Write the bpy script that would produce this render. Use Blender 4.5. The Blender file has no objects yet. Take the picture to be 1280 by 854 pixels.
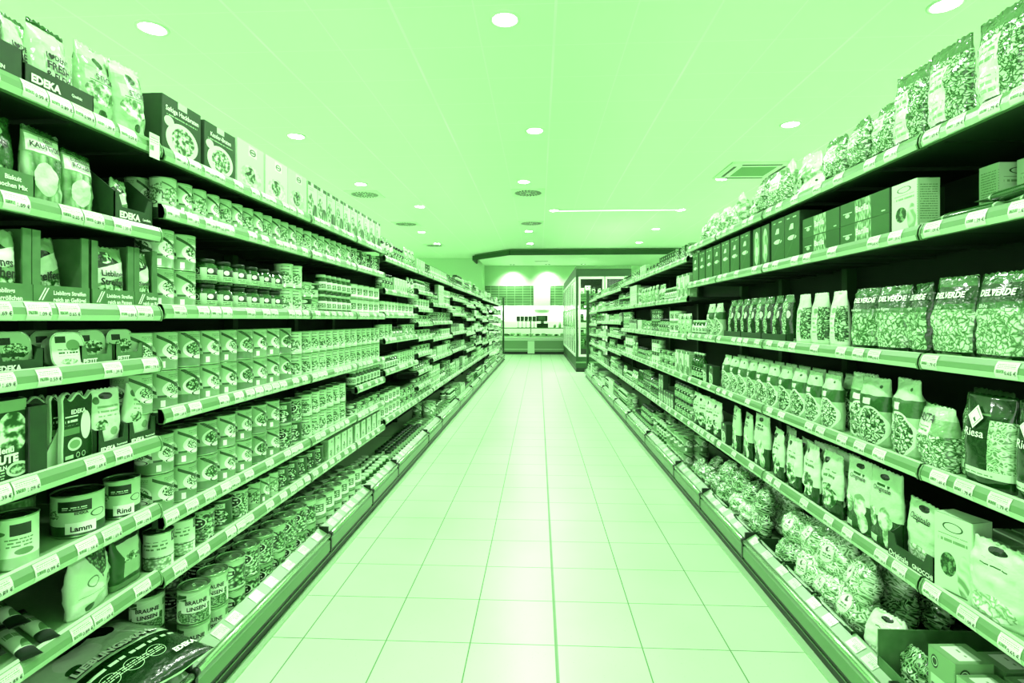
import bpy, math, random
from mathutils import Vector, Matrix, noise
random.seed(7)
PI = math.pi
sc = bpy.context.scene
COL = sc.collection

# ------------------------------------------------------------------ basics
def tag(o, label=None, cat=None, group=None, kind=None):
    if label: o['label'] = label
    if cat: o['category'] = cat
    if group: o['group'] = group
    if kind: o['kind'] = kind
    return o

def obj(name, me, parent=None, loc=(0, 0, 0), rot=(0, 0, 0), scale=(1, 1, 1)):
    o = bpy.data.objects.new(name, me)
    COL.objects.link(o)
    o.parent = parent
    o.location = loc; o.rotation_euler = rot; o.scale = scale
    return o

class MB:
    def __init__(s):
        s.v = []; s.f = []; s.m = []; s.uv = []; s.sm = []
    def face(s, idx, uvs=None, m=0, smooth=False):
        s.f.append(tuple(idx)); s.m.append(m); s.sm.append(smooth)
        s.uv.append(uvs or [(0, 0)] * len(idx))
    def poly(s, pts, m=0, uvs=None, smooth=False):
        b = len(s.v); s.v += [tuple(p) for p in pts]
        s.face(range(b, b + len(pts)), uvs, m, smooth)
    def box(s, x0, x1, y0, y1, z0, z1, m=0, mf=None, mt=None):
        """front is -y; mf = front material, mt = top material"""
        mf = m if mf is None else mf; mt = m if mt is None else mt
        q = [(0, 0), (1, 0), (1, 1), (0, 1)]
        s.poly([(x0, y0, z0), (x1, y0, z0), (x1, y0, z1), (x0, y0, z1)], mf, q)
        s.poly([(x1, y1, z0), (x0, y1, z0), (x0, y1, z1), (x1, y1, z1)], mf, q)
        s.poly([(x1, y0, z0), (x1, y1, z0), (x1, y1, z1), (x1, y0, z1)], m, q)
        s.poly([(x0, y1, z0), (x0, y0, z0), (x0, y0, z1), (x0, y1, z1)], m, q)
        s.poly([(x0, y0, z1), (x1, y0, z1), (x1, y1, z1), (x0, y1, z1)], mt, q)
        s.poly([(x0, y1, z0), (x1, y1, z0), (x1, y0, z0), (x0, y0, z0)], m, q)
    def cbox(s, x0, x1, y0, y1, z0, z1, c, m=0, mf=None):
        """box with the four upright edges chamfered by c; front -y"""
        mf = m if mf is None else mf
        p = [(x0 + c, y0), (x1 - c, y0), (x1, y0 + c), (x1, y1 - c), (x1 - c, y1), (x0 + c, y1), (x0, y1 - c), (x0, y0 + c)]
        q = [(0, 0), (1, 0), (1, 1), (0, 1)]
        for i in range(8):
            a, b = p[i], p[(i + 1) % 8]
            s.poly([(a[0], a[1], z0), (b[0], b[1], z0), (b[0], b[1], z1), (a[0], a[1], z1)], mf if i in (0, 4) else m, q)
        s.poly([(a[0], a[1], z1) for a in p], m); s.poly([(a[0], a[1], z0) for a in reversed(p)], m)
    def lathe(s, prof, n=24, ms=None, cap0=True, cap1=True, vr=None, cx=0, cy=0):
        """prof = [(r, z)], ms = material per segment, u runs round, seam at back (+y)"""
        b = len(s.v)
        for r, z in prof:
            for i in range(n):
                a = PI / 2 + 2 * PI * i / n
                s.v.append((cx + r * math.cos(a), cy + r * math.sin(a), z))
        for k in range(len(prof) - 1):
            mm = ms[k] if ms else 0
            v0, v1 = (0, 1) if vr is None or k != vr[0] else (0, 1)
            for i in range(n):
                j = (i + 1) % n
                s.face((b + k * n + i, b + k * n + j, b + (k + 1) * n + j, b + (k + 1) * n + i),
                       [(i / n, v0), ((i + 1) / n, v0), ((i + 1) / n, v1), (i / n, v1)], mm, True)
        if cap0: s.face([b + i for i in reversed(range(n))], None, ms[0] if ms else 0)
        if cap1: s.face([b + (len(prof) - 1) * n + i for i in range(n)], None, ms[-1] if ms else 0)
    def prism_y(s, prof, y0, y1, ms=None, caps=True, mc=0, smooth=False):
        """closed (x,z) outline swept along y"""
        n = len(prof); b = len(s.v)
        for y in (y0, y1):
            s.v += [(x, y, z) for x, z in prof]
        for i in range(n):
            j = (i + 1) % n
            s.face((b + i, b + j, b + n + j, b + n + i), [(0, 0), (0, 1), (1, 1), (1, 0)], ms[i] if ms else 0, smooth)
        if caps:
            s.face([b + i for i in reversed(range(n))], None, mc); s.face([b + n + i for i in range(n)], None, mc)
    def tube(s, p0, p1, r, n=10, m=0):
        p0, p1 = Vector(p0), Vector(p1); d = (p1 - p0).normalized()
        a = d.cross(Vector((0, 0, 1)) if abs(d.z) < .9 else Vector((1, 0, 0))).normalized(); c = d.cross(a)
        b = len(s.v)
        for p in (p0, p1):
            for i in range(n):
                t = 2 * PI * i / n
                s.v.append(tuple(p + a * r * math.cos(t) + c * r * math.sin(t)))
        for i in range(n):
            j = (i + 1) % n
            s.face((b + i, b + j, b + n + j, b + n + i), None, m, True)
        s.face([b + i for i in reversed(range(n))], None, m); s.face([b + n + i for i in range(n)], None, m)
    def xform(s, M, start=0):
        for i in range(start, len(s.v)): s.v[i] = tuple(M @ Vector(s.v[i]))
    def mesh(s, name, mats):
        me = bpy.data.meshes.new(name)
        me.from_pydata(s.v, [], s.f)
        uvl = me.uv_layers.new(name='UV')
        k = 0
        for i, p in enumerate(me.polygons):
            p.material_index = s.m[i]; p.use_smooth = s.sm[i]
            for u in s.uv[i]:
                uvl.data[k].uv = u; k += 1
        for m in mats: me.materials.append(m)
        me.update()
        return me

# ------------------------------------------------------------------ materials
RAMP = [(0, (.0006, .005, .0006)), (.15, (.002, .022, .002)), (.35, (.018, .100, .015)), (.6, (.155, .345, .13)),
        (.82, (.42, .71, .38)), (1, (.72, .93, .67))]
def T(t):
    t = max(0, min(1, t))
    for (a, ca), (b, cb) in zip(RAMP, RAMP[1:]):
        if t <= b:
            k = (t - a) / (b - a)
            return tuple(x + (y - x) * k for x, y in zip(ca, cb)) + (1,)
    return RAMP[-1][1] + (1,)

def mat(name, tone, rough=.5, metal=0, spec=.5, noise_amt=0, nscale=20, bump=0):
    m = bpy.data.materials.new(name); m.use_nodes = True
    nt = m.node_tree; b = nt.nodes['Principled BSDF']
    b.inputs['Base Color'].default_value = T(tone)
    b.inputs['Roughness'].default_value = rough
    b.inputs['Metallic'].default_value = metal
    b.inputs['Specular IOR Level'].default_value = spec
    n = None
    if noise_amt or bump:
        tc = nt.nodes.new('ShaderNodeTexCoord'); n = nt.nodes.new('ShaderNodeTexNoise')
        n.inputs['Scale'].default_value = nscale; nt.links.new(tc.outputs['Object'], n.inputs['Vector'])
    if noise_amt:
        r = nt.nodes.new('ShaderNodeValToRGB'); r.color_ramp.elements[0].color = T(tone - noise_amt); r.color_ramp.elements[1].color = T(tone + noise_amt)
        r.color_ramp.elements[0].position = .3; r.color_ramp.elements[1].position = .7
        nt.links.new(n.outputs['Fac'], r.inputs['Fac']); nt.links.new(r.outputs['Color'], b.inputs['Base Color'])
    if bump:
        bp = nt.nodes.new('ShaderNodeBump'); bp.inputs['Strength'].default_value = bump; bp.inputs['Distance'].default_value = .004
        nt.links.new(n.outputs['Fac'], bp.inputs['Height']); nt.links.new(bp.outputs['Normal'], b.inputs['Normal'])
    return m

class NT:
    def __init__(s, m):
        s.nt = m.node_tree; s.N = s.nt.nodes; s.L = s.nt.links
    def put(s, inp, v):
        if isinstance(v, (int, float)): inp.default_value = v
        else: s.L.new(v, inp)
    def m(s, op, a, b=None, c=None, clamp=False):
        n = s.N.new('ShaderNodeMath'); n.operation = op; n.use_clamp = clamp
        s.put(n.inputs[0], a)
        if b is not None: s.put(n.inputs[1], b)
        if c is not None: s.put(n.inputs[2], c)
        return n.outputs[0]
    def vec(s, x, y, z):
        n = s.N.new('ShaderNodeCombineXYZ')
        for i, v in enumerate((x, y, z)): s.put(n.inputs[i], v)
        return n.outputs[0]

def labelmat(name, base, layers, rep=1, rough=.35, asp=1.0, bump=0, spec=.5):
    """printed packaging: a base tone and printed shapes in the label's own uv space.
    layers: (shape, params..., tone) ; tone may be a number or a pattern ('v'|'n'|'s'|'c'|'l', toneA, toneB, scale)"""
    m = bpy.data.materials.new(name); m.use_nodes = True
    g = NT(m); b = g.N['Principled BSDF']
    uvn = g.N.new('ShaderNodeUVMap'); sep = g.N.new('ShaderNodeSeparateXYZ'); g.L.new(uvn.outputs[0], sep.inputs[0])
    u = sep.outputs[0]; v = sep.outputs[1]
    oi = g.N.new('ShaderNodeObjectInfo'); rnd = oi.outputs['Random']
    if rep != 1: u = g.m('FRACT', g.m('MULTIPLY', u, rep))
    roff = g.m('MULTIPLY', rnd, 37.0)
    us = g.m('MULTIPLY', u, asp)
    def pattern(p):
        k, a, c, scl = p
        vec = g.vec(g.m('MULTIPLY', us, scl * 1.5), g.m('MULTIPLY', v, scl * 1.5), roff)
        if k == 'v':
            t = g.N.new('ShaderNodeTexVoronoi'); g.L.new(vec, t.inputs['Vector']); t.inputs['Scale'].default_value = 1
            f = g.m('MULTIPLY_ADD', t.outputs['Distance'], -1.5, 1.15, clamp=True)
        elif k == 'c':      # curled pieces: thin dark gaps between bent cells
            w = g.N.new('ShaderNodeTexNoise'); g.L.new(vec, w.inputs['Vector']); w.inputs['Scale'].default_value = .7
            va = g.N.new('ShaderNodeVectorMath'); va.operation = 'MULTIPLY_ADD'; g.L.new(w.outputs['Color'], va.inputs[0]); va.inputs[1].default_value = (2.5, 2.5, 0); g.L.new(vec, va.inputs[2])
            t = g.N.new('ShaderNodeTexVoronoi'); t.feature = 'DISTANCE_TO_EDGE'; g.L.new(va.outputs[0], t.inputs['Vector']); t.inputs['Scale'].default_value = 1
            f = g.m('MULTIPLY', t.outputs['Distance'], 4.5, clamp=True)
        elif k == 's':      # tangled strands
            w = g.N.new('ShaderNodeTexNoise'); g.L.new(vec, w.inputs['Vector']); w.inputs['Scale'].default_value = .22; w.inputs['Detail'].default_value = 1
            sp_ = g.N.new('ShaderNodeSeparateXYZ'); g.L.new(w.outputs['Color'], sp_.inputs[0])
            a1 = g.m('SINE', g.m('MULTIPLY', g.m('MULTIPLY_ADD', sp_.outputs[0], 22, g.m('MULTIPLY', us, scl)), 2.1))
            a2 = g.m('SINE', g.m('MULTIPLY', g.m('MULTIPLY_ADD', sp_.outputs[1], 22, g.m('MULTIPLY', v, scl)), 2.1))
            f = g.m('MULTIPLY_ADD', g.m('MAXIMUM', a1, a2), .75, .25, clamp=True)
            f = g.m('MULTIPLY', f, g.m('MULTIPLY_ADD', sp_.outputs[2], 2.0, -.1, clamp=True))
        elif k == 'l':      # upright slim pieces
            vec2 = g.vec(g.m('MULTIPLY', us, scl), g.m('MULTIPLY', v, scl * .25), roff)
            t = g.N.new('ShaderNodeTexVoronoi'); g.L.new(vec2, t.inputs['Vector']); t.inputs['Scale'].default_value = 1
            f = g.m('MULTIPLY_ADD', t.outputs['Distance'], -1.5, 1.15, clamp=True)
        else:
            t = g.N.new('ShaderNodeTexNoise'); g.L.new(vec, t.inputs['Vector']); t.inputs['Scale'].default_value = 1; t.inputs['Detail'].default_value = 2
            f = g.m('MULTIPLY_ADD', t.outputs['Fac'], 6, -2.5, clamp=True)
        return g.m('MULTIPLY_ADD', f, c - a, a)
    def rect(u0, v0, u1, v1):
        a = g.m('MULTIPLY', g.m('GREATER_THAN', u, u0), g.m('LESS_THAN', u, u1))
        c = g.m('MULTIPLY', g.m('GREATER_THAN', v, v0), g.m('LESS_THAN', v, v1))
        return g.m('MULTIPLY', a, c)
    def q(cu, cv, ru, rv):
        a = g.m('MULTIPLY', g.m('SUBTRACT', u, cu), 1 / ru); c = g.m('MULTIPLY', g.m('SUBTRACT', v, cv), 1 / rv)
        return g.m('ADD', g.m('POWER', g.m('ABSOLUTE', a), 2.0), g.m('POWER', g.m('ABSOLUTE', c), 2.0))
    tone = pattern(base) if isinstance(base, tuple) else None
    cur = tone if tone is not None else float(base)
    for ly in layers:
        k = ly[0]; val = ly[-1]; p = ly[1:-1]
        if k == 'rect': mask = rect(*p)
        elif k == 'band': mask = g.m('MULTIPLY', g.m('GREATER_THAN', v, p[0]), g.m('LESS_THAN', v, p[1]))
        elif k == 'ell': mask = g.m('LESS_THAN', q(*p), 1.0)
        elif k == 'ring':
            e = q(*p[:4]); w = p[4]
            mask = g.m('MULTIPLY', g.m('LESS_THAN', e, 1.0), g.m('GREATER_THAN', e, 1 - w))
        elif k == 'diag':       # slanted band: v between a+su and b+su
            d = g.m('SUBTRACT', v, g.m('MULTIPLY', u, p[2]))
            mask = g.m('MULTIPLY', g.m('GREATER_THAN', d, p[0]), g.m('LESS_THAN', d, p[1]))
        elif k == 'print':      # rows of tiny illegible print
            n = p[4]
            row = g.m('LESS_THAN', g.m('FRACT', g.m('MULTIPLY', v, n)), .45)
            t = g.N.new('ShaderNodeTexNoise'); t.inputs['Scale'].default_value = 1
            g.L.new(g.vec(g.m('MULTIPLY', us, n * 1.3), g.m('FLOOR', g.m('MULTIPLY', v, n)), 0.0), t.inputs['Vector'])
            mask = g.m('MULTIPLY', g.m('MULTIPLY', row, g.m('GREATER_THAN', t.outputs['Fac'], .46)), rect(*p[:4]))
        elif k == 'heart':
            cu, cv, r = p
            x = g.m('MULTIPLY', g.m('SUBTRACT', u, cu), 1 / r); y = g.m('MULTIPLY', g.m('SUBTRACT', v, cv), 1 / r)
            y2 = g.m('SUBTRACT', y, g.m('MULTIPLY', g.m('SQRT', g.m('ABSOLUTE', x)), .8))
            mask = g.m('LESS_THAN', g.m('ADD', g.m('MULTIPLY', x, x), g.m('MULTIPLY', y2, y2)), 1.0)
        tv = pattern(val) if isinstance(val, tuple) else float(val)
        diff = g.m('SUBTRACT', tv, cur)
        cur = g.m('MULTIPLY_ADD', mask, diff, cur)
    cur = g.m('ADD', cur, g.m('MULTIPLY_ADD', rnd, .08, -.04)) if not isinstance(cur, float) else cur
    r = g.N.new('ShaderNodeValToRGB'); els = r.color_ramp.elements
    els[0].position = 0; els[0].color = T(0); els[1].position = 1; els[1].color = T(1)
    for p_, c_ in RAMP[1:-1]:
        e = els.new(p_); e.color = c_ + (1,)
    g.put(r.inputs['Fac'], cur)
    g.L.new(r.outputs['Color'], b.inputs['Base Color'])
    b.inputs['Roughness'].default_value = rough; b.inputs['Specular IOR Level'].default_value = spec
    if bump:
        tc = g.N.new('ShaderNodeTexCoord'); n = g.N.new('ShaderNodeTexNoise'); n.inputs['Scale'].default_value = 38; n.inputs['Detail'].default_value = 2
        g.L.new(tc.outputs['Object'], n.inputs['Vector'])
        bp = g.N.new('ShaderNodeBump'); bp.inputs['Strength'].default_value = bump; bp.inputs['Distance'].default_value = .01
        g.L.new(n.outputs['Fac'], bp.inputs['Height']); g.L.new(bp.outputs['Normal'], b.inputs['Normal'])
    return m

def emis(name, col, strength):
    m = bpy.data.materials.new(name); m.use_nodes = True
    b = m.node_tree.nodes['Principled BSDF']
    b.inputs['Base Color'].default_value = (0, 0, 0, 1)
    b.inputs['Emission Color'].default_value = col + (1,); b.inputs['Emission Strength'].default_value = strength
    return m

M = dict(
    rail=mat('price_rail_green', .53, .3, spec=.6), lip=mat('rail_edge_bright', .82, .3, spec=.6),
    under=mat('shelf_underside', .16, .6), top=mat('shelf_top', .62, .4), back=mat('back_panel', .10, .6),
    black=mat('black_plastic', .06, .4), chrome=mat('bumper_chrome', .80, .22, .75), fascia=mat('fascia_green', .50, .3, .3),
    skirt=mat('skirting', .72, .4), tin=mat('tin_metal', .66, .28, .8), tin_dark=mat('tin_inner', .50, .3, .8),
    white=mat('white_print', 1, .5), ink=mat('dark_print', .10, .5), dark_card=mat('dark_cardboard', .20, .55, noise_amt=.02),
    mid_card=mat('green_cardboard', .42, .6, noise_amt=.03), pale_card=mat('pale_cardboard', .80, .6, noise_amt=.03),
    wall=mat('wall_paint', .86, .7), pale=mat('pale_paint', .95, .5), glass_dark=mat('jar_contents', .26, .08, spec=.8, noise_amt=.08, nscale=60),
    glass_mid=mat('jar_contents_pale', .55, .08, spec=.8, noise_amt=.15, nscale=60), lid_dark=mat('lid_dark', .12, .3), lid_pale=mat('lid_pale', .8, .3),
    post=mat('dark_post', .25, .4), canopy=mat('canopy_band', .27, .6), canopy_top=mat('canopy_upper', .58, .6), counter=mat('counter_metal', .62, .25, .5), counter_hi=mat('counter_trim', .85, .3),
    foil=mat('foil', .86, .22, .5, bump=.4, nscale=40),
)
M['wire'] = M['top']

# ------------------------------------------------------------------ lettering
_tc = {}
def text_geo(s, size=1.0, bold=.02, shear=0):
    key = (s, bold, shear)
    if key not in _tc:
        cu = bpy.data.curves.new('t', 'FONT'); cu.body = s; cu.size = 1; cu.offset = bold; cu.shear = shear
        cu.align_x = 'CENTER'; cu.align_y = 'CENTER'; cu.resolution_u = 2
        o = bpy.data.objects.new('t', cu); COL.objects.link(o)
        bpy.context.view_layer.update()
        me = bpy.data.meshes.new_from_object(o.evaluated_get(bpy.context.evaluated_depsgraph_get()))
        _tc[key] = ([v.co[:2] for v in me.vertices], [tuple(p.vertices) for p in me.polygons])
        bpy.data.objects.remove(o); bpy.data.curves.remove(cu); bpy.data.meshes.remove(me)
    vs, fs = _tc[key]
    return [(x * size, y * size) for x, y in vs], fs

def text_on(mb, s, x, z, size, surf, m=0, bold=.02, rot=0, shear=0, off=.0012, sx=1):
    """letters laid on a surface; surf(x, z) gives the y of the front face"""
    vs, fs = text_geo(s, size, bold, shear); b = len(mb.v)
    c, sn = math.cos(rot), math.sin(rot)
    for px, py in vs:
        px *= sx
        X = x + px * c - py * sn; Z = z + px * sn + py * c
        p = surf(X, Z)
        if isinstance(p, tuple): mb.v.append(p)
        else: mb.v.append((X, p - off, Z))
    for f in fs: mb.face([b + i for i in f], None, m)

def flat(y): return lambda x, z: y
def wrap(r):      # round a can; x = arc length from the front
    def f(x, z):
        a = x / r - PI / 2
        return ((r + .0008) * math.cos(a), (r + .0008) * math.sin(a), z)
    return f

# ------------------------------------------------------------------ product shapes (front faces -y, base at z=0)
def can_proto(name, lm, r, h, texts=(), n=28, simple=False, ring=True, lidm=None):
    b = MB(); t = .004
    prof = [(r - .003, 0), (r, .002), (r, t), (r - .0015, t + .001), (r - .0015, h - t - .001), (r, h - t), (r, h - .001), (r - .002, h)]
    ms = [1, 1, 1, 0, 1, 1, 1]
    if simple:
        b.lathe(prof + [(r - .004, h - .003), (r * .6, h - .003)], n, ms + [1, 1])
        return [(name, b.mesh(name, [lm, lidm or M['tin']]), -1, (0, 0, 0))]
    b.lathe(prof + [(r - .003, h - .004)], n, ms + [1], cap1=False)
    out = [(name, b.mesh(name, [lm, M['tin']]), -1, (0, 0, 0))]
    l = MB()
    l.lathe([(r - .003, h - .004), (r * .82, h - .004), (r * .80, h - .0055), (r * .74, h - .0055), (r * .72, h - .004), (r * .5, h - .004), (r * .48, h - .005), (.002, h - .005)], n, [0, 1, 0, 1, 0, 1, 0], cap0=False)
    if ring:
        k = len(l.v)
        l.lathe([(.011, 0), (.011, .0015), (.007, .0015), (.007, 0)], 12, cap0=False, cap1=False)
        l.box(-.004, .004, -r * .8, -.008, .0002, .0018)
        for i in range(k, len(l.v)):
            x, y, z = l.v[i]; l.v[i] = (x * 1.0, y * .9 + (-.0 if y < -.012 else 0), z + h - .004)
    out.append(('lid', l.mesh('lid', [lidm or M['tin'], M['tin_dark']]), 0, (0, 0, 0)))
    if texts:
        x_ = MB()
        for tx in texts: text_on(x_, tx[0], tx[1], tx[2], tx[3], wrap(r), bold=tx[4] if len(tx) > 4 else .03)
        out.append(('lettering', x_.mesh('lettering', [texts[0][5] if len(texts[0]) > 5 else M['ink']]), 0, (0, 0, 0)))
    return out

def jar_proto(name, lm, r, h, body, lid, n=20, simple=False, neck=.72, lidh=.16):
    b = MB(); hh = h * (1 - lidh)
    prof = [(r * .85, 0), (r * .98, h * .03), (r * .98, h * .12), (r, h * .13), (r, h * .62), (r * .98, h * .63), (r * .96, hh * .86), (r * neck, hh * .97), (r * neck, hh)]
    ms = [0, 0, 0, 1, 0, 0, 0, 0]
    if simple:
        b.lathe(prof + [(r * neck * 1.08, hh), (r * neck * 1.08, h)], n, ms + [2, 2])
        return [(name, b.mesh(name, [body, lm, lid]), -1, (0, 0, 0))]
    b.lathe(prof, n, ms)
    l = MB(); R = r * neck * 1.09
    l.lathe([(R, hh), (R, h - .003), (R * .93, h - .001), (R * .8, h - .002), (.003, h - .002)], n)
    return [(name, b.mesh(name, [body, lm]), -1, (0, 0, 0)), ('lid', l.mesh('lid', [lid]), 0, (0, 0, 0))]

def bottle_proto(name, lm, r, h, body, lid, n=16):
    b = MB()
    b.lathe([(r * .9, 0), (r, h * .03), (r, h * .12), (r, h * .48), (r, h * .6), (r * .8, h * .7), (r * .36, h * .82), (r * .33, h * .92), (r * .42, h * .92), (r * .42, h)], n, [0, 0, 1, 0, 0, 0, 0, 2, 2])
    return [(name, b.mesh(name, [body, lm, lid]), -1, (0, 0, 0))]

def carton_proto(name, front, side, w, d, h, texts=(), inkm=None, flap=True):
    b = MB(); b.cbox(-w / 2, w / 2, -d / 2, d / 2, 0, h, .002, 1, 0)
    if flap:   # the folded top: two flaps with a seam
        b.poly([(-w / 2 + .003, -d / 2 + .002, h + .0012), (w / 2 - .003, -d / 2 + .002, h + .0012), (w / 2 - .003, d * .08, h + .002), (-w / 2 + .003, d * .08, h + .002)], 1)
    out = [(name, b.mesh(name, [front, side]), -1, (0, 0, 0))]
    if texts:
        t = MB()
        for tx in texts: text_on(t, tx[0], tx[1], tx[2], tx[3], flat(-d / 2), bold=tx[4] if len(tx) > 4 else .02, rot=tx[5] if len(tx) > 5 else 0)
        out.append(('lettering', t.mesh('lettering', [inkm or M['white']]), 0, (0, 0, 0)))
    return out

class Bag:
    """soft pack: surface y = front(u, v)"""
    def __init__(s, w, h, d, seed=0, bottom='flat', top=.12, taper=0, crumple=.006, p=2.4, round_=0, lean=0, calm=None):
        s.calm = calm
        s.w, s.h, s.d, s.seed, s.bottom, s.top, s.taper, s.cr, s.p, s.round, s.lean = w, h, d, seed, bottom, top, taper, crumple, p, round_, lean
    def prof(s, v):
        if s.bottom == 'flat': lo = .82 + .18 * min(1, v / .25)
        else: lo = math.sqrt(max(0.0, min(1, v / .3))) * .97 + .03
        x = max(0, min(1, (1 - v) / max(1e-3, (1 - .45)))) if v > .45 else 1
        hi = math.sin(min(1, x) * PI / 2) ** .9 if v < 1 - s.top * .4 else .06
        hi = max(hi, .06)
        return lo * hi
    def wid(s, v):
        k = 1 - s.taper * v
        if s.round: k *= (1 - s.round * abs(2 * v - 1) ** 2.6)
        return s.w * k
    def y(s, u, v):
        e = max(0, 1 - abs(2 * u - 1) ** s.p) ** .5
        n = noise.noise(Vector((u * 4 + s.seed * 7.1, v * 6, s.seed * 3.3))) + .6 * noise.noise(Vector((u * 9 + s.seed * 5, v * 13, 4)))
        if s.calm and s.calm[0] - .04 < v < s.calm[1] + .04: n = n * .2
        return -s.d / 2 * s.prof(v) * e - n * s.cr * min(1, e * 1.5) + s.lean * v * v
    def front(s, x, z):
        v = max(0, min(1, z / s.h)); u = x / s.wid(v) + .5
        return s.y(max(0, min(1, u)), v)
    def mesh(s, name, mats, nu=16, nv=24, vband=None, zig=True):
        b = MB(); F = {}
        for side in (0, 1):
            for j in range(nv + 1):
                for i in range(nu + 1):
                    u, v = i / nu, j / nv
                    if side and i in (0, nu): F[1, i, j] = F[0, i, j]; continue
                    y = s.y(u, v)
                    if side: y = s.lean * v * v * 2 - s.y(1 - u, v) * .95
                    zz = v * s.h
                    if j == nv and zig: zz += (.002 if i % 2 else -.002)
                    if j > nv * .6: zz += .35 * s.cr * noise.noise(Vector((u * 5, s.seed, side)))
                    F[side, i, j] = len(b.v); b.v.append(((u - .5) * s.wid(v), y, zz))
            for j in range(nv):
                mi = 0
                if vband:
                    for v0, v1, mm in vband:
                        if v0 <= (j + .5) / nv < v1: mi = mm
                for i in range(nu):
                    q = [F[side, i, j], F[side, i + 1, j], F[side, i + 1, j + 1], F[side, i, j + 1]]
                    uv = [(i / nu, j / nv), ((i + 1) / nu, j / nv), ((i + 1) / nu, (j + 1) / nv), (i / nu, (j + 1) / nv)]
                    if side: q.reverse(); uv = [(1 - a, c) for a, c in reversed(uv)]
                    b.face(q, uv, mi, True)
        for j in (0, nv):
            for i in range(nu):
                a = [F[0, i, j], F[0, i + 1, j], F[1, i + 1, j], F[1, i, j]]
                if j == 0: a.reverse()
                a = list(dict.fromkeys(a))
                if len(a) > 2: b.face(a, None, 0)
        return b.mesh(name, mats)
    def patch(s, name, m, x0, x1, z0, z1, n=6, off=.002, ell=False):
        b = MB()
        if ell:
            cx, cz, rx, rz = (x0 + x1) / 2, (z0 + z1) / 2, (x1 - x0) / 2, (z1 - z0) / 2
            b.v.append((cx, s.front(cx, cz) - off, cz)); N_ = 24
            for k in (1, 2, 3):
                for i in range(N_):
                    a = 2 * PI * i / N_; x = cx + rx * k / 3 * math.cos(a); z = cz + rz * k / 3 * math.sin(a)
                    b.v.append((x, s.front(x, z) - off, z))
            U = lambda i: ((b.v[i][0] - x0) / (x1 - x0), (b.v[i][2] - z0) / (z1 - z0))
            for i in range(N_):
                j = (i + 1) % N_
                f = (0, 1 + i, 1 + j); b.face(f, [U(t) for t in f], 0, True)
                for k in (0, 1):
                    f = (1 + k * N_ + i, 1 + (k + 1) * N_ + i, 1 + (k + 1) * N_ + j, 1 + k * N_ + j); b.face(f, [U(t) for t in f], 0, True)
            return b.mesh(name, [m])
        for j in range(n + 1):
            for i in range(n + 1):
                x = x0 + (x1 - x0) * i / n; z = z0 + (z1 - z0) * j / n
                b.v.append((x, s.front(x, z) - off, z))
        for j in range(n):
            for i in range(n):
                a = j * (n + 1) + i
                b.face((a, a + 1, a + n + 2, a + n + 1), [(i / n, j / n), ((i + 1) / n, j / n), ((i + 1) / n, (j + 1) / n), (i / n, (j + 1) / n)], 0, True)
        return b.mesh(name, [m])

def bag_proto(name, lm, w, h, d, texts=(), inkm=None, patch=None, **kw):
    if texts: kw.setdefault('calm', (min(t[2] - t[3] * .6 for t in texts) / h, max(t[2] + t[3] * .6 for t in texts) / h))
    texts = [t for t in texts if t[0]]
    bag = Bag(w, h, d, **kw)
    out = [(name, bag.mesh(name, [lm]), -1, (0, 0, 0))]
    if patch:
        for pm, x0, x1, z0, z1, ell in patch:
            out.append(('label', bag.patch('label', pm, x0, x1, z0, z1, ell=ell), 0, (0, 0, 0)))
    if texts:
        t = MB()
        for tx in texts:
            text_on(t, tx[0], tx[1], tx[2], tx[3], bag.front, bold=tx[4] if len(tx) > 4 else .02, rot=tx[5] if len(tx) > 5 else 0, off=.0035)
        out.append(('lettering', t.mesh('lettering', [inkm or M['ink']]), 0, (0, 0, 0)))
    return out

def tray_proto(name, m, w, d, hf, hb, texts=(), cut=.25, inkm=None, inner=None):
    """shelf-ready cardboard tray: floor, back, sloping sides, low front with a dip"""
    b = MB(); t = .003; x0, x1, y0, y1 = -w / 2, w / 2, -d / 2, d / 2
    b.box(x0, x1, y0, y1, 0, t)
    b.box(x0, x1, y1 - t, y1, 0, hb)
    for xa, xb in ((x0, x0 + t), (x1 - t, x1)):
        for x in (xa, xb):
            pass
        pts = [(y0, 0), (y1, 0), (y1, hb), (y0 + d * .55, hb), (y0 + d * .12, hf), (y0, hf)]
        k = len(b.v)
        for x in (xa, xb): b.v += [(x, y, z) for y, z in pts]
        n = len(pts)
        b.face([k + i for i in range(n)], None, 0); b.face([k + n + i for i in reversed(range(n))], None, 0)
        for i in range(n):
            j = (i + 1) % n; b.face((k + i, k + n + i, k + n + j, k + j), None, 0)
    dip = hf * (1 - cut)
    pts = [(x0, 0), (x1, 0), (x1, hf), (x1 - w * .14, hf), (x1 - w * .2, dip), (x0 + w * .2, dip), (x0 + w * .14, hf), (x0, hf)]
    k = len(b.v)
    for y in (y0, y0 + t): b.v += [(x, y, z) for x, z in pts]
    n = len(pts)
    b.face([k + i for i in range(n)], None, 0); b.face([k + n + i for i in reversed(range(n))], None, 0)
    for i in range(n):
        j = (i + 1) % n; b.face((k + i, k + n + i, k + n + j, k + j), None, 0)
    out = [(name, b.mesh(name, [m]), -1, (0, 0, 0))]
    if texts:
        tt = MB()
        for tx in texts: text_on(tt, tx[0], tx[1], tx[2], tx[3], flat(y0), bold=tx[4] if len(tx) > 4 else .02)
        out.append(('lettering', tt.mesh('lettering', [inkm or M['white']]), 0, (0, 0, 0)))
    return out

def rrect(w, h, r, n=5):
    pts = []
    for cx, cy, a0 in ((w / 2 - r, h / 2 - r, 0), (-w / 2 + r, h / 2 - r, 90), (-w / 2 + r, -h / 2 + r, 180), (w / 2 - r, -h / 2 + r, 270)):
        for i in range(n + 1):
            a = math.radians(a0 + 90 * i / n); pts.append((cx + r * math.cos(a), cy + r * math.sin(a)))
    return pts

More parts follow.
